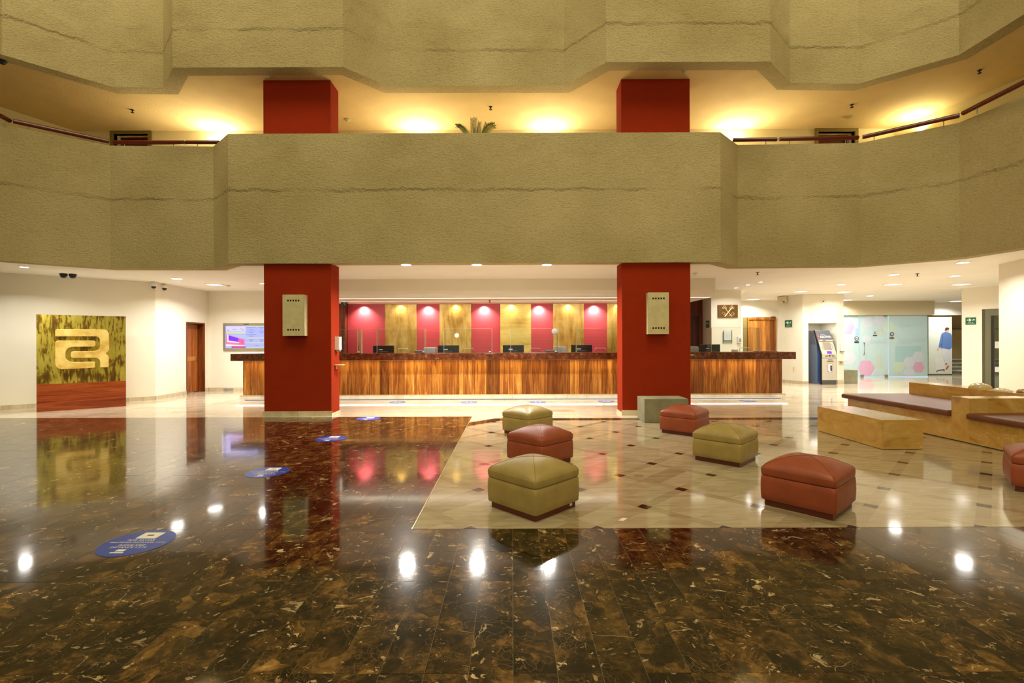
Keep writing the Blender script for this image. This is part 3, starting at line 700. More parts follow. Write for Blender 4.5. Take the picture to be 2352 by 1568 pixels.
# bells
bell = thing('desk_bell', (0, 0, 0), '', 'bell', 'service bells on the counter')
mk('base', La([(.042, 0), (.042, .008), (.03, .012)], (0, 0, 0), 20), M['black'], bell); mk('dome', La([(.038, .012), (.036, .025), (.026, .042), (.01, .05), (.002, .052)], (0, 0, 0), 20), M['chrome'], bell, smooth=True)
mk('button', La([(.004, .05), (.004, .06), (.008, .062), (.005, .068)], (0, 0, 0), 10), M['chrome'], bell)
for k, (px, d) in enumerate(((823.5, 'leftmost, by the steel edged glass'), (971.6, 'second from the left, before the grey printer'), (1125, 'third from the left, before a crimson panel'), (1277, 'rightmost, below the white lamp'))):
    b = bell if k == 0 else copy_tree(bell); b.location = ((px-CX)/FPX*12.2, 12.2, 1.212); b['label'] = 'small chrome service bell on the granite counter, '+d
# chairs behind the desk
def chair():
    r = thing('office_chair', (0, 0, 0), '', 'chair', 'chairs behind the desk')
    pts = rounded([(-.16, .55), (-.16, 1.3, .06), (.16, 1.3, .06), (.16, .55)], .05)
    mk('back_frame', Tb([(x, 0, z) for x, z in pts], .006), M['chrome'], r); mk('back_mesh', Bx(-.145, .145, -.003, .003, .6, 1.28), M['glass'], r)
    mk('seat', Bx(-.22, .22, -.45, -.0, .44, .52), M['black'], r, bevel=.02); mk('column', Tb([(0, -.22, .08), (0, -.22, .44)], .025), M['chrome'], r)
    b = new()
    for k in range(5): tube(b, [(0, -.22, .1), (.28*math.cos(k*1.257), -.22+.28*math.sin(k*1.257), .03)], .014)
    mk('star_base', b, M['chrome'], r); return r
c0 = chair()
for k, (px, d) in enumerate(((925, 'right of the leftmost monitor'), (1076, 'right of the second monitor'), (1230, 'between the third monitor and the printer'), (1379, 'right of the fourth monitor'), (1711, 'at the right end of the desk'))):
    c = c0 if k == 0 else copy_tree(c0); c.location = ((px-CX)/FPX*13.98, 13.98, 0.0); c['label'] = 'chrome rimmed see-through chair back behind the counter, '+d
# papers and folder on counter right end
o = mk('folder', Bx(6.42, 6.9, 12.45, 12.75, 1.213, 1.227), plain('dark_red_folder', (130, 50, 40), .5)); tag(o, 'flat dark red folder lying at the right end of the counter', 'folder')
o = mk('paper_box', Bx(5.78, 5.9, 12.5, 12.62, 1.212, 1.27), M['white']); tag(o, 'small white box on the counter beside the right monitor', 'box')

# ================================================================ COLUMN FITTINGS
def sconce(x0, x1, z0, z1, dep, label):
    r = thing('wall_sconce', ((x0+x1)/2, 9.69, z0), label, 'wall lamp')
    Y = 9.69-dep
    # front plate with real square holes
    b = new(); ch = .035
    wv = .042; n = 5; W_ = x1-x0; gap = .012
    hole = .034; cx = (x0+x1)/2+(.0); pitch = .053
    zr = [z0+.12, z1-.12]
    # grid of cells around holes
    xsx = [x0]; 
    for k in range(n): c = cx+(k-2)*pitch; xsx += [c-hole/2, c+hole/2]
    xsx.append(x1); zs = [z0, zr[0]-hole/2, zr[0]+hole/2, zr[1]-hole/2, zr[1]+hole/2, z1]
    V = {}
    for i, xx in enumerate(xsx):
        for j, zz in enumerate(zs):
            for k, yy in enumerate((Y, Y+.02)): V[i, j, k] = b.verts.new((xx, yy, zz))
    holes = {(1+2*k, 1) for k in range(n)} | {(1+2*k, 3) for k in range(n)}
    for i in range(len(xsx)-1):
        for j in range(5):
            if (i, j) in holes:
                for (p, q) in (((i, j), (i+1, j)), ((i+1, j), (i+1, j+1)), ((i+1, j+1), (i, j+1)), ((i, j+1), (i, j))):
                    b.faces.new((V[(*p, 0)], V[(*q, 0)], V[(*q, 1)], V[(*p, 1)]))
            else: b.faces.new([V[a, c, 0] for a, c in ((i, j), (i+1, j), (i+1, j+1), (i, j+1))])
    mk('front_plate', b, M['alab'], r)
    mk('side_plate', Bx(x0, x0+.02, Y+.02, 9.69, z0, z1), M['alab'], r); mk('side_plate', Bx(x1-.02, x1, Y+.02, 9.69, z0, z1), M['alab'], r)
    mk('backing', Bx(x0+.02, x1-.02, Y+.06, 9.69, z0+.01, z1-.01), plain('sconce_inside', (70, 54, 24), .7), r)
    mk('top_plate', Bx(x0+.02, x1-.02, Y+.02, 9.69, z1-.012, z1), M['alab'], r)
    return r
a, b_ = P(648, 771, 9.5), P(697, 676, 9.5); sconce(a.x, b_.x, a.z, b_.z, .17, 'alabaster box wall lamp with square holes on the left red column')
a, b_ = P(1490, 767, 9.5), P(1537, 671, 9.5); sconce(a.x, b_.x, a.z, b_.z, .17, 'alabaster box wall lamp with square holes on the right red column')
def dispenser(x, y, z, nx, label, tl, sc=1.0):
    """soap dispenser; nx: unit 2-D outward normal"""
    n = Vector((nx[0], nx[1], 0)); t = Vector((-n.y, n.x, 0)); p = Vector((x, y, z))
    r = thing('sanitizer_dispenser', p, label, 'dispenser')
    T = lambda a, b, h: tuple(p+t*a*sc+n*b*sc+Vector((0, 0, h*sc)))
    bm = new(); prism(bm, rounded([(-.06, 0, 0), (.06, 0, 0), (.06, .11, .03), (-.06, .11, .03)], .02), 0, .27, T); mk('housing', bm, M['white'], r, bevel=.006)
    bm = new(); prism(bm, [(-.045, .02), (.045, .02), (.045, .09), (-.045, .09)], -.03, 0, T); mk('nozzle', bm, M['grey'], r)
    q = p-Vector((0, 0, .32*sc)); r2 = thing('drip_tray', q, tl, 'tray')
    T2 = lambda a, b, h: tuple(q+t*a*sc+n*b*sc+Vector((0, 0, h*sc)))
    bm = new(); prism(bm, [(-.09, 0), (.09, 0), (.09, .16), (-.09, .16)], 0, .015, T2); mk('tray', bm, M['alab'], r2, bevel=.004)
    bm = new(); prism(bm, [(-.02, 0), (.02, 0), (.02, .02), (-.02, .02)], -.08, 0, T2); mk('bracket', bm, M['alab'], r2)
q = P(776, 803, 10.0); dispenser(-3.655, 9.93, q.z, (1, 0), 'white sanitizer dispenser on the side of the left red column', 'small pale drip tray under the dispenser on the left column')
q = P(1933, 806, 16.4); dispenser(11.39-.09, 16.45, q.z, (0, -1), 'white sanitizer dispenser on the wall right of the cash machine', 'pale yellow drip tray on the wall right of the cash machine', 1.1)
q = P(1697, 788, 15.0); 
r = thing('paper_dispenser', (q.x, 15.02, q.z), 'white dispenser on the pillar beside the framed notice', 'dispenser')
mk('housing', Bx(q.x-.06, q.x+.06, 14.92, 15.02, q.z, q.z+.21), M['white'], r, bevel=.01); mk('window', Bx(q.x-.035, q.x+.035, 14.915, 14.92, q.z+.04, q.z+.15), M['grey'], r)
tag(mk('brass_tab', Bx(3.615, 3.72, 9.8, 9.9, P(1590, 816, 9.85).z, P(1590, 816, 9.85).z+.02), M['goldm']), 'small brass tab sticking out of the right column at counter height', 'bracket')

# ================================================================ OTTOMANS
def ottoman(name, mat, loc, rot, label, side=.60, tagged=False, L=1.0):
    r = thing(name, (0, 0, 0), label, 'ottoman', 'leather cube ottomans'); a = side/2
    mk('plinth', Bx(-a+.03, a-.03, -a+.03, a-.03, 0, .056), M['plinth'], r, bevel=.004)
    def ring(hw, z, rad, n=5):
        pts = rounded([(-hw, -hw), (hw, -hw), (hw, hw), (-hw, hw)], rad, n); return [(p[0], p[1], z) for p in pts]
    bm = new(); rings = []
    # body with bulging sides
    for t, zz in ((0, .056), (.02, .062), (.25, .11), (.5, .165), (.75, .22), (.97, .265), (1, .272)):
        hw = a-.003+.004*math.sin(math.pi*t); hw -= .004 if t in (0, 1) else 0
        rg = ring(hw, zz, .03)
        bulge = .008*math.sin(math.pi*t)
        rg = [(x*(1+bulge*(1-min(1, abs(y)/a)**2)/a*1.0) if abs(x) > abs(y) else x, y*(1+bulge*(1-min(1, abs(x)/a)**2)/a) if abs(y) >= abs(x) else y, z) for x, y, z in rg]
        rings.append([bm.verts.new(p) for p in rg])
    n = len(rings[0])
    for A, B in zip(rings, rings[1:]):
        for k in range(n): bm.faces.new((A[k], A[(k+1) % n], B[(k+1) % n], B[k]))
    bm.faces.new(rings[0][::-1]); bm.faces.new(rings[-1]); mk('body', bm, mat, r, smooth=True)
    # cushion lid: grid dome with creases along the diagonals
    N = 28; bm = new(); G = {}
    for i in range(N+1):
        for j in range(N+1):
            u_, v2 = -1+2*i/N, -1+2*j/N
            # round the plan corners
            m_ = max(abs(u_), abs(v2)); q = min(abs(u_), abs(v2))
            k = 1-.03*(q/m_)**10 if m_ > 0 else 1
            bul = 1+.006*(1-q*q)*m_
            x, y = u_*a*k*bul, v2*a*k*bul
            prof = (1-m_**2.4); soft = (1-abs(u_)**2.6)*(1-abs(v2)**2.6)
            z = .362+.093*(.35*prof+.65*soft) - .022*(max(0, m_-.90)/.10)**2
            G[i, j] = bm.verts.new((x, y, z))
    for i in range(N):
        for j in range(N): bm.faces.new((G[i, j], G[i+1, j], G[i+1, j+1], G[i, j+1]))
    edge = [G[i, 0] for i in range(N)]+[G[N, j] for j in range(N)]+[G[i, N] for i in range(N, 0, -1)]+[G[0, j] for j in range(N, 0, -1)]
    prev = edge
    for zz, gr in ((.334, .001), (.31, .0015), (.292, .0), (.280, -.002), (.276, -.006)):
        nw = []
        for v in edge:
            d = Vector((v.co.x, v.co.y)); s = 1+gr/a; nw.append(bm.verts.new((v.co.x*s, v.co.y*s, zz)))
        for k in range(len(edge)): bm.faces.new((prev[(k+1) % len(edge)], prev[k], nw[k], nw[(k+1) % len(edge)]))
        prev = nw
    bm.faces.new(prev)
    cu = mk('cushion', bm, mat, r, smooth=True)
    sm = plain('seam_'+mat.name, (96, 46, 26) if mat is M['lred'] else (112, 94, 48), .6) if ('seam_'+mat.name) not in bpy.data.materials else bpy.data.materials['seam_'+mat.name]
    for sg in ((1, 1), (1, -1)):
        pts = []
        for k in range(31):
            q = -1+2*k/30; m_ = abs(q); kk = 1-.03 if m_ > 0 else 1
            pts.append((q*sg[0]*a*kk, q*sg[1]*a*kk,   .362+.093*(.35*(1-m_**2.4)+.65*(1-m_**2.6)**2)+.0012-.022*(max(0, m_-.90)/.10)**2))
        mk('seam', Tb(pts, .0016, 5), sm, cu)
    for sgx, sgy in ((1, 0), (-1, 0), (0, 1), (0, -1)):
        pass
    if tagged: mk('care_tag', Bx(a-.0305, a-.0285, a*.62, a*.62+.035, .02, .045), M['white'], r)
    r.location = (*loc, 0); r.rotation_euler = (0, 0, R(rot)); return r
ottoman('ottoman', M['lgreen'], (.19, 4.36), -45, 'olive green leather ottoman nearest the camera, at the front of the left trio', tagged=True)
ottoman('ottoman', M['lred'], (.345, 5.98), -45, 'rust leather ottoman in the middle of the left trio, between two green ones')
ottoman('ottoman', M['lgreen'], (.25, 7.86), -44, 'olive green leather ottoman farthest back in the left trio')
ottoman('ottoman', M['lred'], (2.83, 7.87), -42, 'rust leather ottoman by the grey stone block')
ottoman('ottoman', M['lgreen'], (2.69, 6.05), -45, 'olive green leather ottoman of the right trio, behind the big rust one')
ottoman('ottoman', M['lred'], (2.69, 4.36), -49, 'rust leather ottoman at the front of the right trio')
ottoman('ottoman', M['lred'], (5.36, 4.78), -40, 'rust leather ottoman cut by the right edge of the photo')

# ================================================================ STONE FURNITURE
o = thing('stone_block', (2.83, 9.05, 0), 'rough grey stone block bench against the right red column', 'stone block')
mk('block', Bx(2.43, 3.24, 8.8, 9.3, 0, .435), M['stone'], o, bevel=.006)
o = thing('stone_block', (11.75, 16.8, 0), 'small grey stone block by the frosted glass shopfront', 'stone block')
mk('block', Bx(11.5, 11.98, 16.6, 17.05, 0, .47), M['stone'], o, bevel=.006)
o = thing('onyx_table', (5.35, 7.26, 0), 'low polished honey onyx block table in front of the bench', 'table')
for nm, a in (('front_slab', (5.09, 5.64, 6.57, 6.59, .006, .385)), ('back_slab', (5.09, 5.64, 7.94, 7.96, .006, .385)), ('left_slab', (5.07, 5.09, 6.57, 7.96, .006, .385)), ('right_slab', (5.62, 5.64, 6.59, 7.94, .006, .385)), ('top_slab', (5.07, 5.64, 6.57, 7.96, .385, .407))):
    mk(nm, Bx(*a), M['onyx'], o, bevel=.002)
mk('recessed_foot', Bx(5.12, 5.6, 6.61, 7.92, 0, .02), M['black'], o)
bn = thing('lounge_bench', (7.3, 7.3, 0), 'long low honey onyx bench with brown leather pads and a raised divider', 'bench')
ys = [9.42, 8.75, 8.05, 7.2]
for a, b in zip(ys[1:], ys): mk('base_slab', Bx(6.6, 6.63, a+.001, b-.001, .012, .355), M['onyx'], bn, bevel=.002)
ys = [6.92, 6.25, 5.55, 4.9]
for a, b in zip(ys[1:], ys): mk('base_slab', Bx(6.6, 6.63, a+.001, b-.001, .012, .355), M['onyx'], bn, bevel=.002)
mk('end_slab', Bx(6.63, 7.87, 9.40, 9.42, .012, .355), M['onyx'], bn); mk('seat_core', Bx(6.64, 7.86, 4.92, 9.39, 0, .35), M['black'], bn)
mk('divider', Bx(6.6, 6.88, 6.92, 7.2, .012, .655), M['onyx'], bn, bevel=.003); mk('divider_panel', Bx(6.881, 7.45, 6.92, 7.2, .355, .655), M['onyx'], bn, bevel=.003); mk('divider_panel', Bx(7.451, 7.87, 6.92, 7.2, .355, .655), M['onyx'], bn, bevel=.003)
ys = [9.5, 8.85, 8.25, 7.6, 6.95, 6.3, 5.6, 4.9]
for a, b in zip(ys[1:], ys): mk('backrest_slab', Bx(7.872, 8.25, a+.0008, b-.0008, .0, .665), M['onyx'], bn, bevel=.002)
def pad(y0, y1, nm='seat_pad'):
    bm = new(); x0, x1 = 6.54, 7.86; N = 14
    prof = rounded([(x0, .358, .03), (x1, .358, .03), (x1, .445, .04), (x0, .445, .045)], .03, 4)
    prism(bm, prof, y0, y1, T=lambda a, b, h: (a, h, b)); return mk(nm, bm, M['brown'], bn, bevel=.012, seg=3)
pad(7.21, 9.52); pad(4.9, 6.91)
# glass shells on the backrest
def dome(x, y, r_, h_, mat, label, z=.665):
    o = thing('glass_bowl', (x, y, z), label, 'bowl'); pr = [(r_*.98, 0), (r_, .006)]+[(r_*math.cos(t), .006+h_*math.sin(t)) for t in [i*math.pi/2/9 for i in range(1, 9)]]+[(.004, h_+.006)]
    mk('shell', La(pr, (x, y, z), 28), mat, o, smooth=True)
    for k in range(7):
        a = k*.9; mk('rib', Tb([(x+(r_*math.cos(t)+.002)*math.cos(a), y+(r_*math.cos(t)+.002)*math.sin(a), z+.007+h_*math.sin(t)) for t in [i*math.pi/2/8 for i in range(9)]], .0025, 5), mat, o)
sh = NT('amber_shell'); sh.col(s2l((236, 214, 160))); sh.set(rough=.12, ior=1.5); sh.b.inputs['Transmission Weight'].default_value = .35
shb = NT('brown_shell'); shb.l(shb.ramp(shb.noise(shb.obj(), 22, 4), [(.4, s2l((150, 100, 50))), (.6, s2l((230, 205, 160)))]), shb.b.inputs[0]); shb.set(rough=.15)
shc = NT('pale_shell'); shc.l(shc.ramp(shc.noise(shc.obj(), 25, 4), [(.4, s2l((220, 210, 190))), (.6, s2l((240, 236, 224)))]), shc.b.inputs[0]); shc.set(rough=.1)
dome(8.06, 8.25, .15, .085, sh.m, 'large domed amber glass shell on the bench backrest')
dome(8.05, 7.88, .10, .035, shc.m, 'low pale glass shell between the two domed shells')
dome(8.06, 7.56, .075, .05, shb.m, 'small mottled brown shell nearest the photo edge')
dome(7.98, 7.70, .05, .015, shc.m, 'tiny flat pale shell left of the mottled brown one')

# ================================================================ ART PANEL WITH EMBLEM
ang = math.atan2(.96, 1.17)
ap = thing('art_panel', (0, 0, 0), 'tall scraped olive gold art panel with a glowing raised emblem and wooden lower band', 'art panel')
mk('gold_board', Bx(0, 1.513, 0, .05, .6, 2.125), M['scrape'], ap); mk('wood_band', Bx(0, 1.513, -.004, .05, .0, .6), M['redw'], ap)
def L2(pts): return [((x-475)/465*.905+.30, (1000-y)/352*.895+.915) for x, y in pts]
def emb(nm, pts, holes=None):
    poly = rounded([(*L2([p[:2]])[0], (p[2] if len(p) > 2 else 0)) for p in pts], 0, 6)
    bm = Pr(poly, -.045, -.006, T=lambda a, b, h: (a, h, b)); return mk(nm, bm, eg, ap, bevel=.012, seg=3)
t = NT('backlit_gold_leaf'); n_ = t.noise(t.obj(), 5, 5); c_ = t.ramp(n_, [(.35, s2l((196, 156, 66))), (.65, s2l((228, 198, 112)))])
t.l(c_, t.b.inputs[0]); t.l(c_, t.b.inputs['Emission Color']); t.b.inputs['Emission Strength'].default_value = .42; t.set(rough=.35, metal=.1); eg = t.m
emb('emblem_upper', [(475, 712), (475, 648, .05), (940, 648, .12), (942, 838, .04), (908, 868, .03), (940, 892, .05), (937, 992), (862, 992), (860, 903, .13), (605, 903, .055), (605, 843, .055), (862, 843, .13), (862, 710, .1)])
emb('emblem_lower', [(475, 748, .07), (820, 748, .055), (820, 803, .055), (560, 804, .15), (560, 938, .15), (815, 938, .03), (813, 993, .02), (475, 1001, .14)])
ap.location = (-10.33, 10.4, 0); ap.rotation_euler = (0, 0, ang)
for u_, z_ in ((.45, 1.0), (1.05, 1.0), (.45, 1.75), (1.05, 1.75)):
    q = Vector((-10.33, 10.4, 0))+Vector((math.cos(ang), math.sin(ang), 0))*u_+Vector((math.sin(ang), -math.cos(ang), 0))*.02
bm = new(); prism(bm, [(.03, .05), (1.48, .05), (1.48, .6), (.03, .6)], 0, 2.1, T=lambda a, b, h: (-10.33+a*math.cos(ang)-b*math.sin(ang), 10.4+a*math.sin(ang)+b*math.cos(ang), h)); struct('wall_left_pier', bm, M['wall'])

# ================================================================ TELEVISION SCREEN
Y = 14.82; a = P(512, 742, Y); b_ = P(512, 804.5, Y); tx0 = a.x; tx1 = a.x+1.46; tz1 = a.z; tz0 = b_.z
tv = thing('wall_screen', ((tx0+tx1)/2, 14.86, tz0), 'lit wall screen in a steel frame, half hidden by the left column', 'screen')
mk('frame', Bx(tx0, tx1, Y, 14.88, tz0, tz1), plain('brushed_steel', (150, 142, 126), .35, .5), tv, bevel=.006)
k = 13.475e-3
def scr(nm, px0, py0, px1, py1, rgb, st=1.0, d=.002):
    p, q = P(px0, py1, Y), P(px1, py0, Y); o = mk(nm, Bx(p.x, q.x, Y-d-.001, Y-d, p.z, q.z), em(rgb, st), tv); return o
EM = {}
def em(rgb, st):
    kx = (rgb, st)
    if kx not in EM: EM[kx] = emit('screen_%02x%02x%02x' % rgb, rgb, st)
    return EM[kx]
scr('screen_ground', 518, 748, 611, 799.5, (176, 184, 255), 1.0, .001)
scr('header', 519, 749, 564, 761, (222, 214, 255)); scr('yellow_band', 520, 762, 564, 766, (226, 226, 150)); scr('sky', 520, 768, 564, 777, (178, 198, 255))
for y in (776, 786.8): scr('yellow_line', 566, y-1, 611, y+1, (222, 224, 150))
scr('yellow_line', 566, 797.5, 611, 799.3, (214, 236, 150)); scr('yellow_line', 566, 748, 611, 749.5, (226, 236, 150))
def spoly(nm, pts, rgb, d=.003):
    w_ = [P(x, y, Y) for x, y in pts]; bm = Pr([(p.x, p.z) for p in w_], Y-d-.001, Y-d, T=lambda a, b, h: (a, h, b)); mk(nm, bm, em(rgb, 1.0), tv)
spoly('hotel_block', [(519, 768), (527, 769), (562, 779), (562, 795), (519, 792)], (255, 120, 190))
spoly('canopy', [(522, 768), (525, 769), (525, 782), (552, 786), (552, 788), (522, 785)], (250, 235, 235), .0045)
spoly('dark_window', [(525.5, 770), (548, 776.5), (548, 784.5), (525.5, 781.5)], (110, 20, 255), .005)
spoly('street', [(519, 790), (562, 793), (562, 795), (519, 794)], (250, 238, 238), .005); spoly('ground_left', [(519, 794), (532, 795), (532, 799), (519, 799)], (200, 190, 255), .005)
spoly('ground_right', [(532, 795), (564, 795), (564, 798.5), (532, 798.5)], (196, 40, 120), .004)
for k_ in range(5): spoly('window_row', [(549+2.6*k_, 777+.75*k_), (550.2+2.6*k_, 777.3+.75*k_), (550.2+2.6*k_, 790), (549+2.6*k_, 790)], (225, 60, 130), .0045)
for i_, (cx_, yy, wv_) in enumerate(((577, 752, 20), (577, 756, 8), (577, 760, 17), (577, 763.5, 9), (577, 768, 22), (577, 771.5, 10), (601, 752, 13), (601, 755, 6), (601, 760, 13), (601, 763, 8), (577, 780, 9), (601, 780, 9), (577, 783.3, 7), (601, 783.3, 8), (590, 793, 6), (539, 756, 9), (523.5, 758, 6), (554, 755, 4), (559, 757.5, 5))):
    scr('caption_line', cx_-wv_/2, yy-.5, cx_+wv_/2, yy+.5, (120, 128, 205), .8, .003)
mk('maker_plate', Bx(tx0+.64, tx0+.80, Y-.003, Y, tz1-.045, tz1-.025), M['black'], tv)
lamp('screen_glow', 'AREA', ((tx0+tx1)/2-.2, Y-.03, (tz0+tz1)/2), 2.5, (.55, .55, 1), 1.1, .6, target=((tx0+tx1)/2-.2, 10, (tz0+tz1)/2))

# ================================================================ SIGNS
def evac_sign(c, ux, w_, h_, label, left=False):
    ux = Vector(ux).normalized(); uz = Vector((0, 0, 1)); n = ux.cross(uz); c = Vector(c)   # n points to the room
    r = thing('evacuation_sign', c, label, 'sign'); s = -1 if left else 1
    T = lambda a, b, h: tuple(c+ux*a+uz*b+n*h)
    bm = new(); prism(bm, rounded([(-w_/2, -h_/2), (w_/2, -h_/2), (w_/2, h_/2), (-w_/2, h_/2)], .01, 3), .002, .012, T); mk('plate', bm, M['green'], r)
    a = w_*.9; oy = h_*.14
    bm = new(); prism(bm, [(s*p*a, oy+q*a) for p, q in ((-.42, .06), (-.1, .06), (-.22, .2), (-.1, .2), (.1, 0), (-.1, -.2), (-.22, -.2), (-.1, -.06), (-.42, -.06))], .012, .014, T); mk('arrow', bm, M['white'], r)
    bm = new(); prism(bm, [(s*p*a, oy+q*a) for p, q in ((.22, .08), (.30, .12), (.44, .10), (.44, .04), (.34, .04), (.40, -.10), (.34, -.12), (.27, -.01), (.18, -.12), (.14, -.08), (.24, .03))], .012, .014, T); mk('running_figure', bm, M['white'], r)
    text('sign_text', 'RUTA DE', h_*.13, M['white'], r, T(0, -h_*.22, .013), ux, uz, .001); text('sign_text', 'EVACUACIÓN', h_*.13, M['white'], r, T(0, -h_*.38, .013), ux, uz, .001)
    return r
a = P(1625, 744.5, 15.28); evac_sign((6.25, 15.28, a.z), (0, -1, 0), .26, .23, 'green evacuation sign on the shaded side of the key plaque pillar', True)
a = P(1800, 743, 17.0); cn = Vector((.275, -.95, 0)).normalized(); evac_sign((9.82, 17.0, a.z), tuple(cn), .30, .24, 'green evacuation sign on the wall between wooden door and cash machine')
q = along(.21); a = P(2228, 737, q[1]); evac_sign((q[0], q[1], a.z), (dr.x, dr.y, 0), .24, .22, 'green evacuation sign with an arrow on the wall left of the dark framed doorway')
# key plaque
Y = 15.0; a, b_ = P(1649, 729, Y), P(1694, 700, Y); kp = thing('key_plaque', ((a.x+b_.x)/2, 15.02, a.z), 'bronze wall plaque with gold crossed keys', 'plaque')
mk('plate', Bx(a.x, b_.x, Y-.02, 15.02, a.z, b_.z), M['bronze'], kp, bevel=.003)
kc = Vector(((a.x+b_.x)/2, Y-.03, (a.z+b_.z)/2)); kw = (b_.z-a.z)
for s in (-1, 1):
    bm = new(); d = Vector((s*.62, 0, .78)); d.normalize()
    # shaft runs from the bow (upper) to the bit (lower, other side)
    top = kc+Vector((s*.26*kw, 0, .22*kw)); bot = kc+Vector((-s*.28*kw, 0, -.44*kw)); tube(bm, [bot, top], .028*kw/.39*.39+.006, 8)
    for dx, dz_ in ((0, .14), (.13*s*0+.13, 0), (-.13, 0)):
        cc = kc+Vector((s*.30*kw+dx*kw*.75, 0, .27*kw+dz_*kw*.75-.02*kw)); tube(bm, [cc+Vector((.075*kw*math.cos(t), 0, .075*kw*math.sin(t))) for t in [i*math.pi/6 for i in range(13)]], .022*kw, 6)
    bc = kc+Vector((s*.36*kw, 0, -.20*kw)); r2 = .13*kw
    pts = [bc+Vector((r2, 0, 0)), bc+Vector((0, 0, r2)), bc+Vector((-r2, 0, 0)), bc+Vector((0, 0, -r2)), bc+Vector((r2, 0, 0))]; tube(bm, pts, .03*kw, 4)
    mk('key', bm, M['goldm'], kp)
mk('arc_cord', Tb([kc+Vector((.26*kw*math.sin(t), 0, -.22*kw-.17*kw*math.cos(t))) for t in [(-1.1+.22*i) for i in range(11)]], .012*kw+.003, 6), M['goldm'], kp)
# framed notice
a, b_ = P(1660, 789, Y), P(1682, 759, Y); r = thing('notice_holder', ((a.x+b_.x)/2, 15.02, a.z), 'clear notice holder with a printed sheet on two hooks on the pillar', 'notice')
mk('back_plate', Bx(a.x, b_.x, 15.0, 15.012, a.z, b_.z-.03), M['gedge'], r); mk('sheet', Bx(a.x+.04, b_.x-.04, 14.994, 14.999, a.z+.11, b_.z-.02), plain('printed_sheet', (214, 220, 220), .6), r)
mk('lower_bar', Bx(a.x+.01, b_.x-.01, 14.985, 15.0, a.z+.09, a.z+.10), M['mid'], r)
for xx in (a.x+.025, b_.x-.025): mk('side_rod', Tb([(xx, 14.99, a.z+.02), (xx, 14.99, b_.z), (xx+.01, 14.97, b_.z+.02)], .006), M['mid'], r)
for k in range(6): mk('print_line', Bx(a.x+.06, b_.x-.06-.02*(k % 3), 14.992, 14.994, a.z+.15+k*.03, a.z+.153+k*.03), M['grey'], r)

# ================================================================ CASH MACHINE
at = thing('cash_machine', (10.75, 16.6, 0), 'grey and blue cash machine standing in the wall niche', 'cash machine')
AX0, AX1, AY = 10.5, 11.02, 16.25
prof = [(AY+.03, 0), (AY+.03, 1.03), (AY+.39, 1.85), (17.05, 1.85), (17.05, 0)]
bm = new(); prism(bm, prof, AX0+.004, AX1, T=lambda a, b, h: (h, a, b)); mk('cabinet', bm, M['atms'], at, bevel=.008)
def side(nm, pts, mat, d): bm = new(); prism(bm, pts, AX0-d, AX0+.004, T=lambda a, b, h: (h, a, b)); mk(nm, bm, mat, at)
side('side_edge', [(AY, 0), (AY, 1.03), (AY+.36, 1.85), (AY+.44, 1.85), (AY+.10, 1.05), (AY+.10, 0)], M['black'], .003)
side('blue_side_strip', [(AY+.10, .05), (AY+.10, 1.05), (AY+.22, 1.38), (AY+.26, 1.38), (AY+.21, 1.02), (AY+.21, .05)], M['bluel'], .003)
side('slate_side_top', [(AY+.30, 1.36), (AY+.44, 1.78), (AY+.6, 1.78), (AY+.6, 1.36)], M['atmd'], .002)
mk('lower_door', Bx(AX0+.02, AX1, AY, AY+.03, .15, .895), M['atmg'], at, bevel=.006); mk('middle_panel', Bx(AX0+.02, AX1, AY-.005, AY+.03, .905, 1.03), M['atmg'], at, bevel=.004); mk('kick_plate', Bx(AX0+.02, AX1-.02, AY+.005, AY+.03, 0, .145), M['mid'], at)
sd = Vector((0, .36, .82)).normalized(); sn = Vector((0, -.82, .36)).normalized()
def TS(a, z, d): return tuple(Vector((AX0+a, AY, 1.03))+sd*((z-1.03)/.82*.8955)+sn*d)
def slab(nm, a0, a1, z0, z1, d0, d1, mat, bv=0): bm = new(); prism(bm, [(a0, z0), (a1, z0), (a1, z1), (a0, z1)], d0, d1, T=TS); return mk(nm, bm, mat, at, bevel=bv)
slab('fascia', .02, .51, 1.03, 1.5, -.02, .004, M['atmg'], .003); slab('header_sign', .0, .50, 1.5, 1.84, -.02, .012, M['atmd'], .004); slab('brow', .02, .5, 1.475, 1.50, 0, .05, M['white'], .004); slab('card_lamp', .14, .25, 1.47, 1.495, .045, .055, M['olive'])
slab('screen', .14, .40, 1.17, 1.42, .004, .007, plain('atm_screen', (150, 140, 126), .15)); slab('small_screen', .20, .36, 1.045, 1.13, .004, .008, emit('violet_screen', (130, 20, 240), 1.1))
for s in (.10, .44):
    for k in range(4): slab('side_key', s-.008, s+.008, 1.20+k*.05, 1.218+k*.05, .004, .009, M['mid'])
for a0, a1, z0, z1, m_, nm in ((.12, .21, .955, .97, 'black', 'slot'), (.14, .21, .99, 1.0, 'grey', 'slot_label'), (.24, .30, .955, 1.01, 'mid', 'keypad'), (.33, .38, .985, 1.01, 'lgr', 'card_light'), (.36, .44, .955, .975, 'black', 'card_reader'), (.18, .40, .785, .80, 'black', 'cash_slot'), (.22, .37, .84, .85, 'mid', 'slot_caption')):
    mk(nm, Bx(AX0+a0, AX0+a1, AY-.012, AY+.0, z0, z1), M[m_], at)
mk('sticker_sheet', Bx(AX0+.21, AX0+.37, AY-.004, AY, .42, .72), M['grey'], at)
cols = ['white', 'white', 'white', 'plinth', 'white', 'plinth', 'white', 'bluel', 'white']; i = 0
for rr in range(4):
    for cc in range(2):
        mk('network_sticker', Bx(AX0+.225+cc*.072, AX0+.282+cc*.072, AY-.006, AY-.004, .65-rr*.06, .70-rr*.06), M[['white', 'white', 'white', 'plinth', 'white', 'plinth', 'white', 'bluel'][i]], at); i += 1
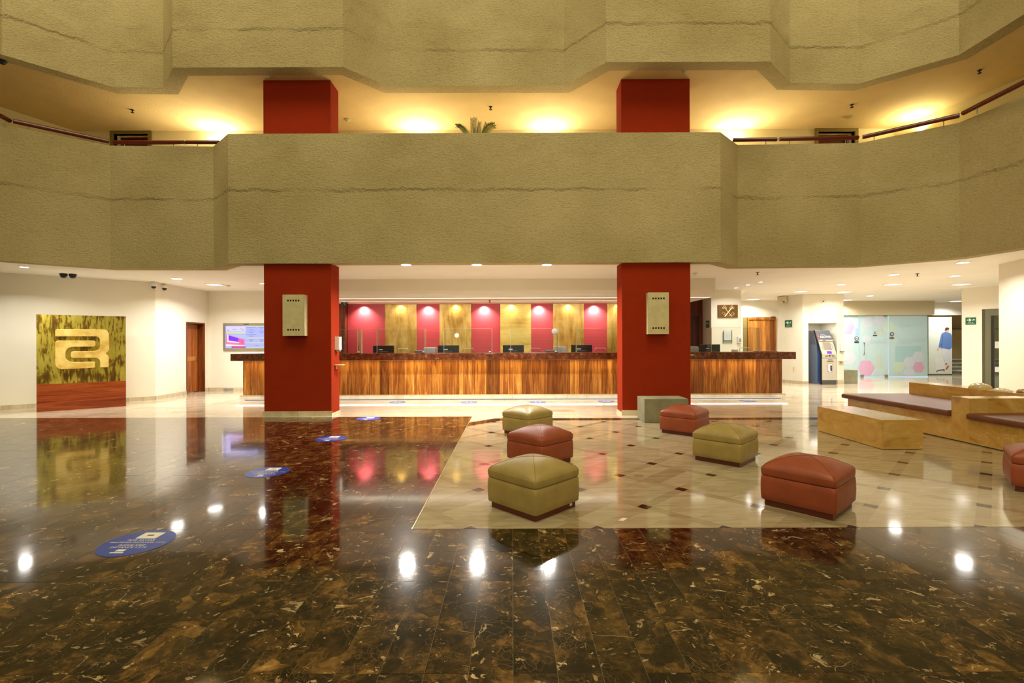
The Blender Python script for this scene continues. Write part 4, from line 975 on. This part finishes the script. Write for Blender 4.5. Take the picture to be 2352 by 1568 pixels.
mk('network_sticker', Bx(AX0+.255, AX0+.325, AY-.006, AY-.004, .43, .47), M['white'], at)
text('sign_text', 'MULTIVA', .105, M['white'], at, TS(.27, 1.615, .0125), (1, 0, 0), tuple(sd), .002, bold=.003); text('sign_text', 'BANCO', .04, M['white'], at, TS(.22, 1.69, .0125), (1, 0, 0), tuple(sd), .002)
bm = new(); prism(bm, [(.06, 1.57), (.09, 1.57), (.13, 1.72), (.10, 1.72), (.075, 1.63), (.05, 1.66)], .012, .015, T=TS); mk('red_mark', bm, plain('red_mark', (214, 40, 34), .4), at)

# ================================================================ FROSTED SHOPFRONT
def film(name, rgb): return plain(name, rgb, .35)
FR = film('frosted_cyan_glass', (196, 222, 222)); FE = emit('emissive_glass_edge', (200, 232, 250), .9)  # emission stands in for light along the glass edges
lamp('shopfront_fill', 'AREA', (15, 18.0, 3.02), 20, (.93, .97, 1), 4.5, .3, target=(15, 19.4, .6), spread=110)  # unseen light added to brighten the shopfront
sf = thing('glass_shopfront', (15, 19.5, 0), 'frosted pale cyan glass shopfront with coloured hexagons and signs', 'shopfront')
YS = 19.5
xa = [12.9, P(1973, 800, YS).x, P(2040, 800, YS).x, P(2131, 800, YS).x]
for nm, a, b in (('fixed_pane', xa[0], xa[1]), ('door_pane', xa[1], xa[2]), ('fixed_pane', xa[2], xa[3])): mk(nm, Bx(a+.012, b-.012, YS-.006, YS+.006, .03, 2.52), FR, sf)
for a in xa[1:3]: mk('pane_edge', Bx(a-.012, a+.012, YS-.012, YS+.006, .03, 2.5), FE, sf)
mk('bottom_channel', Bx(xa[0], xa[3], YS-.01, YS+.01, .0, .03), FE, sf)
HX = {'pink': film('film_pink', (226, 178, 208)), 'white': film('film_lavender', (214, 222, 232)), 'green': film('film_pale_green', (206, 226, 204)), 'teal': film('film_teal', (176, 212, 214)), 'beige': film('film_beige', (204, 216, 200)), 'faint': film('film_faint', (204, 224, 222))}
HD = [0]
def hexa(px, py, r_, c, d=.008, n=6, rot=0):
    HD[0] += 1; d = d+HD[0]*.00012
    q = P(px, py, YS); rr = r_*YS/FPX; pts = [(q.x+rr*math.cos(rot+2*math.pi*k/n), q.z+rr*math.sin(rot+2*math.pi*k/n)) for k in range(n)]
    pts = [(min(max(a, xa[0]), xa[3]-.02), min(max(b, .04), 2.51)) for a, b in pts]
    bm = Pr(pts, YS-d, YS-.006, T=lambda a, b, h: (a, h, b)); mk('hexagon_film' if n == 6 else 'round_film', bm, HX[c], sf)
for h_ in ((1945, 751.5, 18, 'pink'), (1993, 740, 15, 'white', .0085, 6, .3), (2020, 736, 15, 'white', .009, 6, .2), (2041, 752, 15.5, 'green', .0095), (1990.5, 780, 10, 'white', .0095, 20), (1989, 845, 20, 'pink', .009), (2064.5, 843, 13.5, 'green', .0095), (2087.5, 832, 14, 'white', .0095), (2109, 819, 14, 'white', .0095), (2109.5, 843, 13.5, 'pink', .0098), (2087.5, 858, 13.5, 'white', .0092), (1949, 822, 18, 'white'), (2021, 862, 18, 'faint', .0095), (1944, 795, 18, 'faint')): hexa(*h_)
def sfr(nm, x0, y0, x1, y1, mat, d0=.0085, Yb=YS):
    p, q = P(x0, y1, Yb), P(x1, y0, Yb); return mk(nm, Bx(p.x, q.x, Yb-d0-.001, Yb-d0+.001, p.z, q.z), mat, sf)
sfr('photo_film', 2056, 794, 2115, 831, HX['teal'], .0078)
sfr('notice_film', 2012, 814, 2025, 827, HX['beige']); sfr('notice_film', 2012, 831, 2025, 844, HX['beige'])
sfr('notice_sheet', 2014, 757, 2026, 771, HX['beige'], .011)
dk = plain('sign_dark', (60, 54, 74), .5)
for (px, py, r_) in ((1967, 777, 4.8), (2009, 764, 2.7), (2048, 767, 4.8)):
    q = P(px, py, YS); rr = r_*YS/FPX; T9 = Matrix.Rotation(R(90), 4, 'X')
    mk('sign_roundel', La([(rr, -.002), (rr, .002)], (q.x, YS-.014, q.z), 24, T9), dk, sf); mk('sign_roundel_face', La([(rr*.68, -.001), (rr*.68, .001)], (q.x, YS-.0175, q.z), 20, T9), M['white'], sf)
    mk('sign_pictogram', Bx(q.x-rr*.35, q.x+rr*.45, YS-.021, YS-.019, q.z-rr*.12, q.z+rr*.2), dk, sf)
sfr('sign_caption', 1962, 783.5, 1972, 787.5, dk, .012); sfr('sign_caption', 2004.5, 769, 2014, 771.5, dk, .012); sfr('sign_caption', 2042.5, 774, 2053, 778.5, M['olive'], .012)
sfr('appointment_note', 1964.5, 754, 1971.5, 770.5, film('note_blue', (170, 200, 226)), .009)
q = P(2014, 783, YS); text('window_text', 'biomédica', .26, film('text_pale', (212, 228, 230)), sf, (q.x, YS-.0165, q.z), (1, 0, 0), (0, 0, 1), .001)
tm = film('text_pale2', (210, 230, 232))
for s_, px, py, sz in (('TOMA DE', 2086, 741, .18), ('MUESTRAS', 2085, 748, .18), ('DETECCIÓN DE', 2086, 780, .145), ('ANTÍGENO', 2081, 787, .17)):
    q = P(px, py, YS); text('window_text', s_, sz, tm, sf, (q.x, YS-.0165, q.z), (1, 0, 0), (0, 0, 1), .001)
q = P(1983, 808, YS); mk('pull_handle', Tb([(q.x, YS-.02, 1.40), (q.x, YS-.06, 1.40), (q.x, YS-.06, .92), (q.x, YS-.02, .92)], .012), M['mid'], sf)
for px in (1979, 2035): q = P(px, 866, YS); mk('floor_hinge', Bx(q.x-.07, q.x+.07, YS-.03, YS+.02, .0, .1), M['chrome'], sf)
q = P(2033, 727, YS); mk('top_hinge', Bx(q.x-.07, q.x+.07, YS-.03, YS+.02, 2.45, 2.5), M['grey'], sf)

# travel poster
YP = 20.5; a, b_ = P(2133, 860.5, YP), P(2186.5, 727.5, YP)
po = thing('travel_poster', ((a.x+b_.x)/2, 20.5, .05), 'tall pale poster of a walking man in a blue denim shirt with a suitcase', 'poster')
mk('board', Bx(a.x, b_.x, YP, YP+.06, .05, min(b_.z, 2.56)), film('poster_pale', (218, 226, 214)), po); mk('foot_rail', Bx(a.x, b_.x, YP+.0, YP+.05, 0, .05), M['mid'], po)
def pp(nm, pts, rgb, d=.004):
    w_ = [P(2130+x/10.45, 720+y/10.45, YP) for x, y in pts]; bm = Pr([(min(p.x, b_.x), p.z) for p in w_], YP-d, YP-.0005, T=lambda a, b, h: (a, h, b)); mk(nm, bm, plain('print_%d_%d_%d' % rgb, rgb, .5), po)
pp('printed_trousers', [(330, 830), (560, 830), (545, 1100), (520, 1230), (480, 1200), (470, 930), (455, 900), (420, 1010), (430, 1170), (400, 1130), (355, 980)], (216, 220, 232))
pp('printed_shirt', [(415, 440), (350, 470), (325, 520), (300, 640), (265, 810), (300, 820), (318, 790), (322, 840), (370, 830), (500, 858), (548, 855), (590, 810), (592, 560), (570, 490), (510, 455)], (96, 130, 188), .006)
pp('printed_sleeve_shade', [(372, 520), (380, 540), (350, 740), (325, 790), (320, 770), (345, 700)], (58, 76, 134), .007)
pp('printed_head', [(425, 400), (480, 350), (515, 370), (512, 430), (495, 445), (425, 440)], (226, 170, 152), .006)
pp('printed_hair', [(420, 410), (425, 355), (460, 332), (500, 335), (522, 360), (515, 385), (480, 385), (470, 400), (440, 405)], (78, 58, 62), .008)
pp('printed_hand', [(225, 860), (250, 820), (275, 835), (280, 885), (230, 890)], (232, 172, 150))
pp('printed_suitcase', [(180, 1080), (380, 1070), (410, 1130), (410, 1330), (250, 1350), (195, 1330)], (228, 230, 224))
pp('printed_suitcase_base', [(240, 1355), (410, 1335), (415, 1350), (240, 1372)], (70, 62, 60), .006); pp('printed_wheel', [(215, 1385), (235, 1370), (245, 1380), (225, 1410)], (60, 54, 50), .006); pp('printed_wheel', [(385, 1355), (400, 1350), (410, 1385), (400, 1395)], (60, 54, 50), .006)
pp('printed_shoe', [(430, 1190), (470, 1195), (470, 1215), (435, 1230)], (190, 50, 50), .006); pp('printed_shoe', [(440, 1330), (470, 1265), (510, 1240), (515, 1270), (465, 1350)], (214, 74, 66), .006)

# ================================================================ CAMERAS, DETECTORS, SMALL WALL ITEMS
def onceil(px, py, z): q = F(px, py, z); return q
def domecam(px, py, z, label, dark=True, r_=.07):
    q = onceil(px, py, z+.0); o = thing('dome_camera', (q.x, q.y, z), label, 'camera')
    mk('housing', La([(r_, 0), (r_, -.04), (r_*.95, -.05)], (q.x, q.y, z), 20), M['black' if dark else 'white'], o)
    mk('dome', La([(r_*.85, -.05)]+[(r_*.85*math.cos(t), -.05-r_*.8*math.sin(t)) for t in (.4, .8, 1.2, 1.5)], (q.x, q.y, z), 20), M['black' if dark else 'grey'], o, smooth=True)
domecam(146, 628, ZC, 'black dome camera on the left ceiling edge, left one of the pair'); domecam(167, 629, ZC, 'black dome camera on the left ceiling edge, right one of the pair')
domecam(791, 694, 2.62, 'black and silver dome camera under the desk soffit beside the left column', True, .09)
domecam(5, 135, ZU, 'black dome camera under the gallery ceiling at the left photo edge')
for px, py, d in ((353, 655, 'left one of two at the left wall corner'), (378, 659, 'right one of two at the left wall corner')):
    q = P(px, py, 12.45 if px < 360 else 12.9); o = thing('wall_camera', q, 'white dome camera on a bracket, '+d, 'camera')
    mk('bracket', Bx(q.x-.05, q.x+.05, q.y-.04, q.y+.12, q.z+.07, q.z+.11), M['white'], o); mk('housing', La([(.05, .07), (.075, .05), (.08, 0), (.06, -.03)], q, 18), M['white'], o, smooth=True)
    mk('eye', La([(.055, -.02), (.05, -.06), (.02, -.085), (.004, -.088)], q, 16), M['black'], o, smooth=True)
def detector(px, py, z, label, mat='white', r_=.07):
    q = onceil(px, py, z); o = thing('smoke_detector', (q.x, q.y, z), label, 'detector'); mk('base', La([(r_, 0), (r_, -.02), (r_*.8, -.03)], (q.x, q.y, z), 20), M[mat], o); mk('cap', La([(r_*.5, -.03), (r_*.45, -.05), (.01, -.055)], (q.x, q.y, z), 16), M[mat], o)
detector(524, 655, ZC, 'white smoke detector on the ceiling before the wall screen'); detector(1597, 627, ZC, 'white smoke detector on the ceiling beside the right column')
detector(798, 274, ZU, 'flat round detector on the gallery ceiling right of the left column', 'alab'); detector(1951, 268, ZU, 'flat round detector on the gallery ceiling above the right door', 'alab')
detector(617, 172, ZU, 'round detector on the gallery ceiling above the left column', 'alab', .06); detector(1573, 162, ZU, 'round detector on the gallery ceiling above the right column', 'alab', .06)
def sprinkler(px, py, z, label, mat='black'):
    q = onceil(px, py, z); o = thing('sprinkler', (q.x, q.y, z), label, 'sprinkler'); mk('escutcheon', La([(.04, 0), (.035, -.01)], (q.x, q.y, z), 14), M[mat], o); mk('head', Tb([(q.x, q.y, z-.01), (q.x, q.y, z-.06)], .012), M[mat], o); mk('deflector', La([(.035, -.06), (.035, -.065)], (q.x, q.y, z), 12), M[mat], o)
sprinkler(304, 252, ZU, 'dark sprinkler on the left gallery ceiling'); sprinkler(1127, 245, ZU, 'dark sprinkler on the middle gallery ceiling above the plant'); sprinkler(1957, 240, ZU, 'dark sprinkler on the gallery ceiling above the right door'); sprinkler(2250, 161, ZU, 'dark sprinkler on the far right gallery ceiling')
sprinkler(1740, 625, ZC, 'rust red sprinkler on the ceiling right of the right column', 'red'); sprinkler(1125, 689, 2.62, 'rust red sprinkler under the desk soffit', 'red'); sprinkler(2107, 628, ZC, 'dark sprinkler on the ceiling above the shopfront')
q = P(1795, 688, 17.1); o = thing('emergency_lamp_box', q, 'beige emergency lamp box high on the wall right of the wooden door', 'lamp box'); mk('case', Bx(q.x-.02, q.x+.14, q.y-.1, q.y+.25, q.z-.12, q.z+.12), M['alab'], o, bevel=.02); mk('lens', Bx(q.x-.0, q.x+.05, q.y-.11, q.y-.1, q.z-.11, q.z-.06), M['plinth'], o)
q = P(1891, 692, 16.4); o = thing('wall_camera', q, 'small white camera on the wall above the cash machine', 'camera'); mk('housing', La([(.05, -.0), (.045, -.03), (.02, -.05), (.004, -.055)], (q.x, 16.45, q.z), 16, Matrix.Rotation(R(-90), 4, 'X')), M['white'], o); mk('eye', La([(.02, 0), (.02, .012)], (q.x, 16.385, q.z), 12, Matrix.Rotation(R(90), 4, 'X')), M['black'], o)
q = P(1817, 846, 16.8); tag(mk('wall_socket', Bx(9.86, 9.88, 16.75, 16.82, q.z-.06, q.z+.06), M['goldm']), 'small yellowish wall socket low on the wall left of the cash machine', 'socket')

# ================================================================ CEILING LIGHTS
def downlight(px, py, z, label, r_=.09, power=48, sq=False, grp=None):
    q = onceil(px, py, z); o = thing('ceiling_light', (q.x, q.y, z), label, 'ceiling light', grp)
    if sq:
        a = r_; b = new()
        for bb in ((-a-.02, a+.02, -a-.02, -a), (-a-.02, a+.02, a, a+.02), (-a-.02, -a, -a, a), (a, a+.02, -a, a)): box(b, q.x+bb[0], q.x+bb[1], q.y+bb[2], q.y+bb[3], z-.012, z)
        mk('frame', b, M['white'], o); mk('diffuser', Bx(q.x-a, q.x+a, q.y-a, q.y+a, z-.008, z-.002), M['lampw'], o)
    else:
        mk('trim_ring', La([(r_+.02, 0), (r_+.018, -.01), (r_, -.012)], (q.x, q.y, z), 28), M['white'], o); mk('diffuser', La([(r_, -.0125), (r_, -.015)], (q.x, q.y, z), 28), M['lampw'], o)
    if power: lamp('lamp_glow', 'AREA', (q.x, q.y, z-.03), power*1.12, (1, .965, .90), r_*2.5, spread=148)
for px, py, d, r_, pw, sq in (
    (933, 607, 'round, leftmost of three in front of the desk', .1, 85, 0), (1095, 607, 'round, middle one of three in front of the desk', .1, 85, 0), (1256, 607, 'round, rightmost of three in front of the desk', .1, 85, 0),
    (55, 612, 'small round, above the left end of the left wall', .07, 45, 0), (406, 639, 'round, left of the square one by the wall screen', .11, 28, 0), (493, 653, 'square, nearest the wall screen', .15, 60, 1), (603, 650, 'round, just left of the left column', .07, 40, 0),
    (1691, 660, 'tiny round, farthest of the row of three by the key plaque', .05, 12, 0), (1718, 653, 'tiny round, middle of the row of three by the key plaque', .05, 12, 0), (1747, 646.6, 'tiny round, nearest of the row of three by the key plaque', .05, 12, 0),
    (1933, 652.5, 'round, in front of the cash machine wall', .1, 26, 0), (1840, 668.7, 'square, above the corridor by the cash machine', .16, 44, 1), (1939.5, 670, 'square, above the cash machine wall corner', .16, 20, 1), (1731, 686.7, 'square, before the wooden door', .18, 44, 1), (1942, 688.5, 'square, above the left end of the shopfront', .18, 44, 1),
    (2053.8, 629.4, 'round, above the middle of the hallway', .1, 34, 0), (2051.5, 652.3, 'square, above the middle of the hallway', .16, 44, 1), (2212, 601.8, 'round, nearest the balcony at the far right', .1, 34, 0), (2193.8, 632.5, 'round, left of the doorway wall', .1, 34, 0), (2208.8, 652.3, 'square, left of the doorway wall', .16, 40, 1), (1998, 678.7, 'round, above the middle of the shopfront', .1, 44, 0), (2197, 691.3, 'square, above the travel poster', .18, 44, 1)):
    downlight(px, py, ZC, 'lit ceiling light, '+d, r_, pw, bool(sq))
# unseen sconce uplights of the gallery (bright patches on its ceiling)
for px, py in ((500, 290), (965, 285), (1262, 280), (1690, 280)):
    X = (px-CX)/FPX*11.8
    lamp('gallery_uplight', 'AREA', (X, 11.9, 6.42), 20, (1, .93, .68), .6, .1, target=(X, 11.60, 7), spread=165)
    lamp('gallery_uplight', 'AREA', (X, 11.6, 5.3), 27, (1, .86, .55), 1.6, .3, target=(X, 11.1, 7), spread=160)  # broad fill added to lift the whole gallery ceiling
lamp('gallery_uplight', 'AREA', (9.62, 11.35, 6.38), 26, (1, .88, .5), .12, .5, target=(9.3, 11.2, 7), spread=165)

# ================================================================ GALLERY RAILS AND PLANT
rails = [((0, 265), (22, 277), 'at the far left photo edge', [.5]), ((30, 278), (250, 325), 'sloping along the left balcony', [.15, .88]), ((262, 327), (423, 327), 'in front of the left gallery door', [.15, .85]), ((427, 327), (503, 327), 'ending at the left balcony corner', [.35]),
         ((1684, 321.5), (1784, 320), 'starting at the right balcony corner', [.75]), ((1790, 319.5), (1971, 316), 'in front of the right gallery door', [.13, .84, .87]), ((1981, 315), (2204, 265), 'sloping along the right balcony', [.13, .85]), ((2212, 260), (2352, 189), 'at the far right photo edge', [.17])]
for (a, b, d, ps) in rails:
    A, B = F(*a, 5.8), F(*b, 5.8)
    o = thing('handrail', ((A.x+B.x)/2, (A.y+B.y)/2, 5.68), 'oxblood tubular handrail on the balcony wall, '+d, 'handrail')
    if b[0] == 2352: B = A+(B-A)*1.5
    mk('rail', Tb([A, B], .043, 14), M['rail'], o, smooth=False, bevel=.006)
    for t in ps: q = A.lerp(B, t); mk('post', Tb([(q.x, q.y, 5.66), (q.x, q.y, 5.775)], .008, 8), M['chrome'], o)
pc = Vector(((1093-CX)/FPX*10.25, 10.3, 0))
pl = thing('potted_cycad', (pc.x, pc.y, ZG), 'green cycad showing its fronds over the middle of the balcony wall', 'plant')
mk('pot', La([(.16, 0), (.2, .3), (.22, .42), (.19, .42), (.18, .36)], (pc.x, pc.y, ZG), 24), M['terra'], pl, smooth=False); mk('soil', La([(.18, .37), (.18, .38)], (pc.x, pc.y, ZG), 20), M['soil'], pl)
mk('trunk', La([(.1, .38), (.12, .6), (.09, .88)], (pc.x, pc.y, ZG), 14), M['soil'], pl)
rp = random.Random(5)
for tx, ty, dy, m_ in ((1049, 289, 0, 'dgreen'), (1053, 291, .1, 'lgr'), (1084, 272, 0, 'dgreen'), (1092, 271, .1, 'dgreen'), (1102, 281, -.1, 'dgreen'), (1118, 283, .1, 'dgreen'), (1133, 286, 0, 'dgreen'), (1137, 291, -.1, 'lgr')):
    q = P(tx, ty, 10.3+dy); s = Vector((pc.x, pc.y, ZG+.86)); bm = new(); ctrl = Vector((s.x*.45+q.x*.55, (s.y+q.y)/2, max(s.z, q.z)+.02 if abs(q.x-s.x) > .25 else (s.z+q.z)/2))
    pts = [s*(1-t)**2+ctrl*2*t*(1-t)+q*t*t for t in [i/16 for i in range(17)]]; tube(bm, pts, .006, 5)
    for i in range(3, 64):
        t = .25+.75*i/64; c = s*(1-t)**2+ctrl*2*t*(1-t)+q*t*t; d = ((ctrl-s)*(1-t)+(q-ctrl)*t).normalized(); ln = .15*(1-.55*t)*rp.uniform(.85, 1.1)
        for sgn in (-1, 1):
            sidev = d.cross(Vector((0, 1, 0))).normalized()*sgn; e = c+(d*.75+sidev*.65+Vector((0, rp.uniform(-.5, .2), 0))).normalized()*ln; w_ = d.cross(Vector((rp.uniform(-.3, .3), 1, 0))).normalized()*0; wv = d*.005
            v = [bm.verts.new(c-wv), bm.verts.new((c+e)/2+Vector((0, .004, 0))+wv), bm.verts.new(e), bm.verts.new((c+e)/2-wv)]
            bm.faces.new(v)
    mk('frond', bm, M[m_], pl)

# ================================================================ FLOOR STICKERS
def sticker(px, py, r_, label, kind):
    q = F(px, py); o = thing('floor_sticker', (q.x, q.y, 0), label, 'floor sticker')
    mk('vinyl_disc', La([(r_, .001), (r_, .0022)], (q.x, q.y, 0), 48), M['blue'], o)
    if kind == 0:
        mk('white_square', Bx(q.x-r_*.30, q.x+r_*.34, q.y+r_*.30, q.y+r_*.78, .0022, .0028), M['white'], o); mk('square_mark', Bx(q.x-.02, q.x+.03, q.y+r_*.5, q.y+r_*.6, .0028, .0031), M['mid'], o)
        for s_, yy, sz in (('POR FAVOR', .16, .16), ('MANTENER DISTANCIA 1.5 M', .0, .13), ('PLEASE KEEP', -.20, .15), ('DISTANCE 1.5 M', -.36, .15)):
            text('sticker_text', s_, r_*sz, M['white'], o, (q.x, q.y+r_*yy, .0026), (1, 0, 0), (0, 1, 0), .0005)
        mk('white_mark', Bx(q.x-r_*.18, q.x+r_*.08, q.y-r_*.64, q.y-r_*.50, .0022, .0028), M['white'], o); mk('white_mark', Bx(q.x-r_*.25, q.x+r_*.15, q.y-r_*.76, q.y-r_*.70, .0022, .0028), M['white'], o)
    else:
        for s in (-1, 1): 
            bm = new(); pts = [(q.x+s*r_*.25+r_*.14*math.cos(t), q.y+r_*.42*math.sin(t)) for t in [i*math.pi/8 for i in range(16)]]; prism(bm, pts, .0022, .0028); mk('footprint', bm, M['white'], o)
        mk('white_band', Bx(q.x-r_*.7, q.x+r_*.7, q.y-r_*.07, q.y+r_*.07, .0023, .0029), M['white'], o)
sticker(315, 1246, .24, 'blue round floor sticker nearest the camera on the dark marble', 0); sticker(615, 1084, .235, 'blue round floor sticker second nearest, at the edge of the column reflection', 0)
sticker(761, 1007, .235, 'blue round floor sticker third nearest, in front of the left column', 0); sticker(846, 961, .235, 'blue round floor sticker farthest on the dark marble', 0)
for px, py, d in ((913, 923.5, 'leftmost, right of the left column'), (1077, 923.8, 'second from the left'), (1235, 923, 'middle one'), (1392, 921.5, 'beside the right column'), (1717, 920.5, 'rightmost, beyond the right column')): sticker(px, py, .2, 'blue round floor sticker along the desk, '+d, 1)
o = mk('floor_drain_cap', La([(.055, .0005), (.055, .002)], F(1467, 1092), 24), M['olive']); tag(o, 'small round drain cover in the beige floor between the ottoman trios', 'drain cover')
q = F(1430, 1193); bm = new(); prism(bm, [(q.x-.04, q.y-.02), (q.x+.0, q.y-.03), (q.x+.05, q.y+.03), (q.x+.01, q.y+.04)], .0005, .0015); o = mk('paper_scrap', bm, M['white']); tag(o, 'tiny white scrap on the floor before the nearest green ottoman', 'paper scrap')

# parameters that must be unique per thing are set above; drop empty group texts
for o in bpy.data.objects:
    if o.parent is None and o.get('label') == '': del o['label']
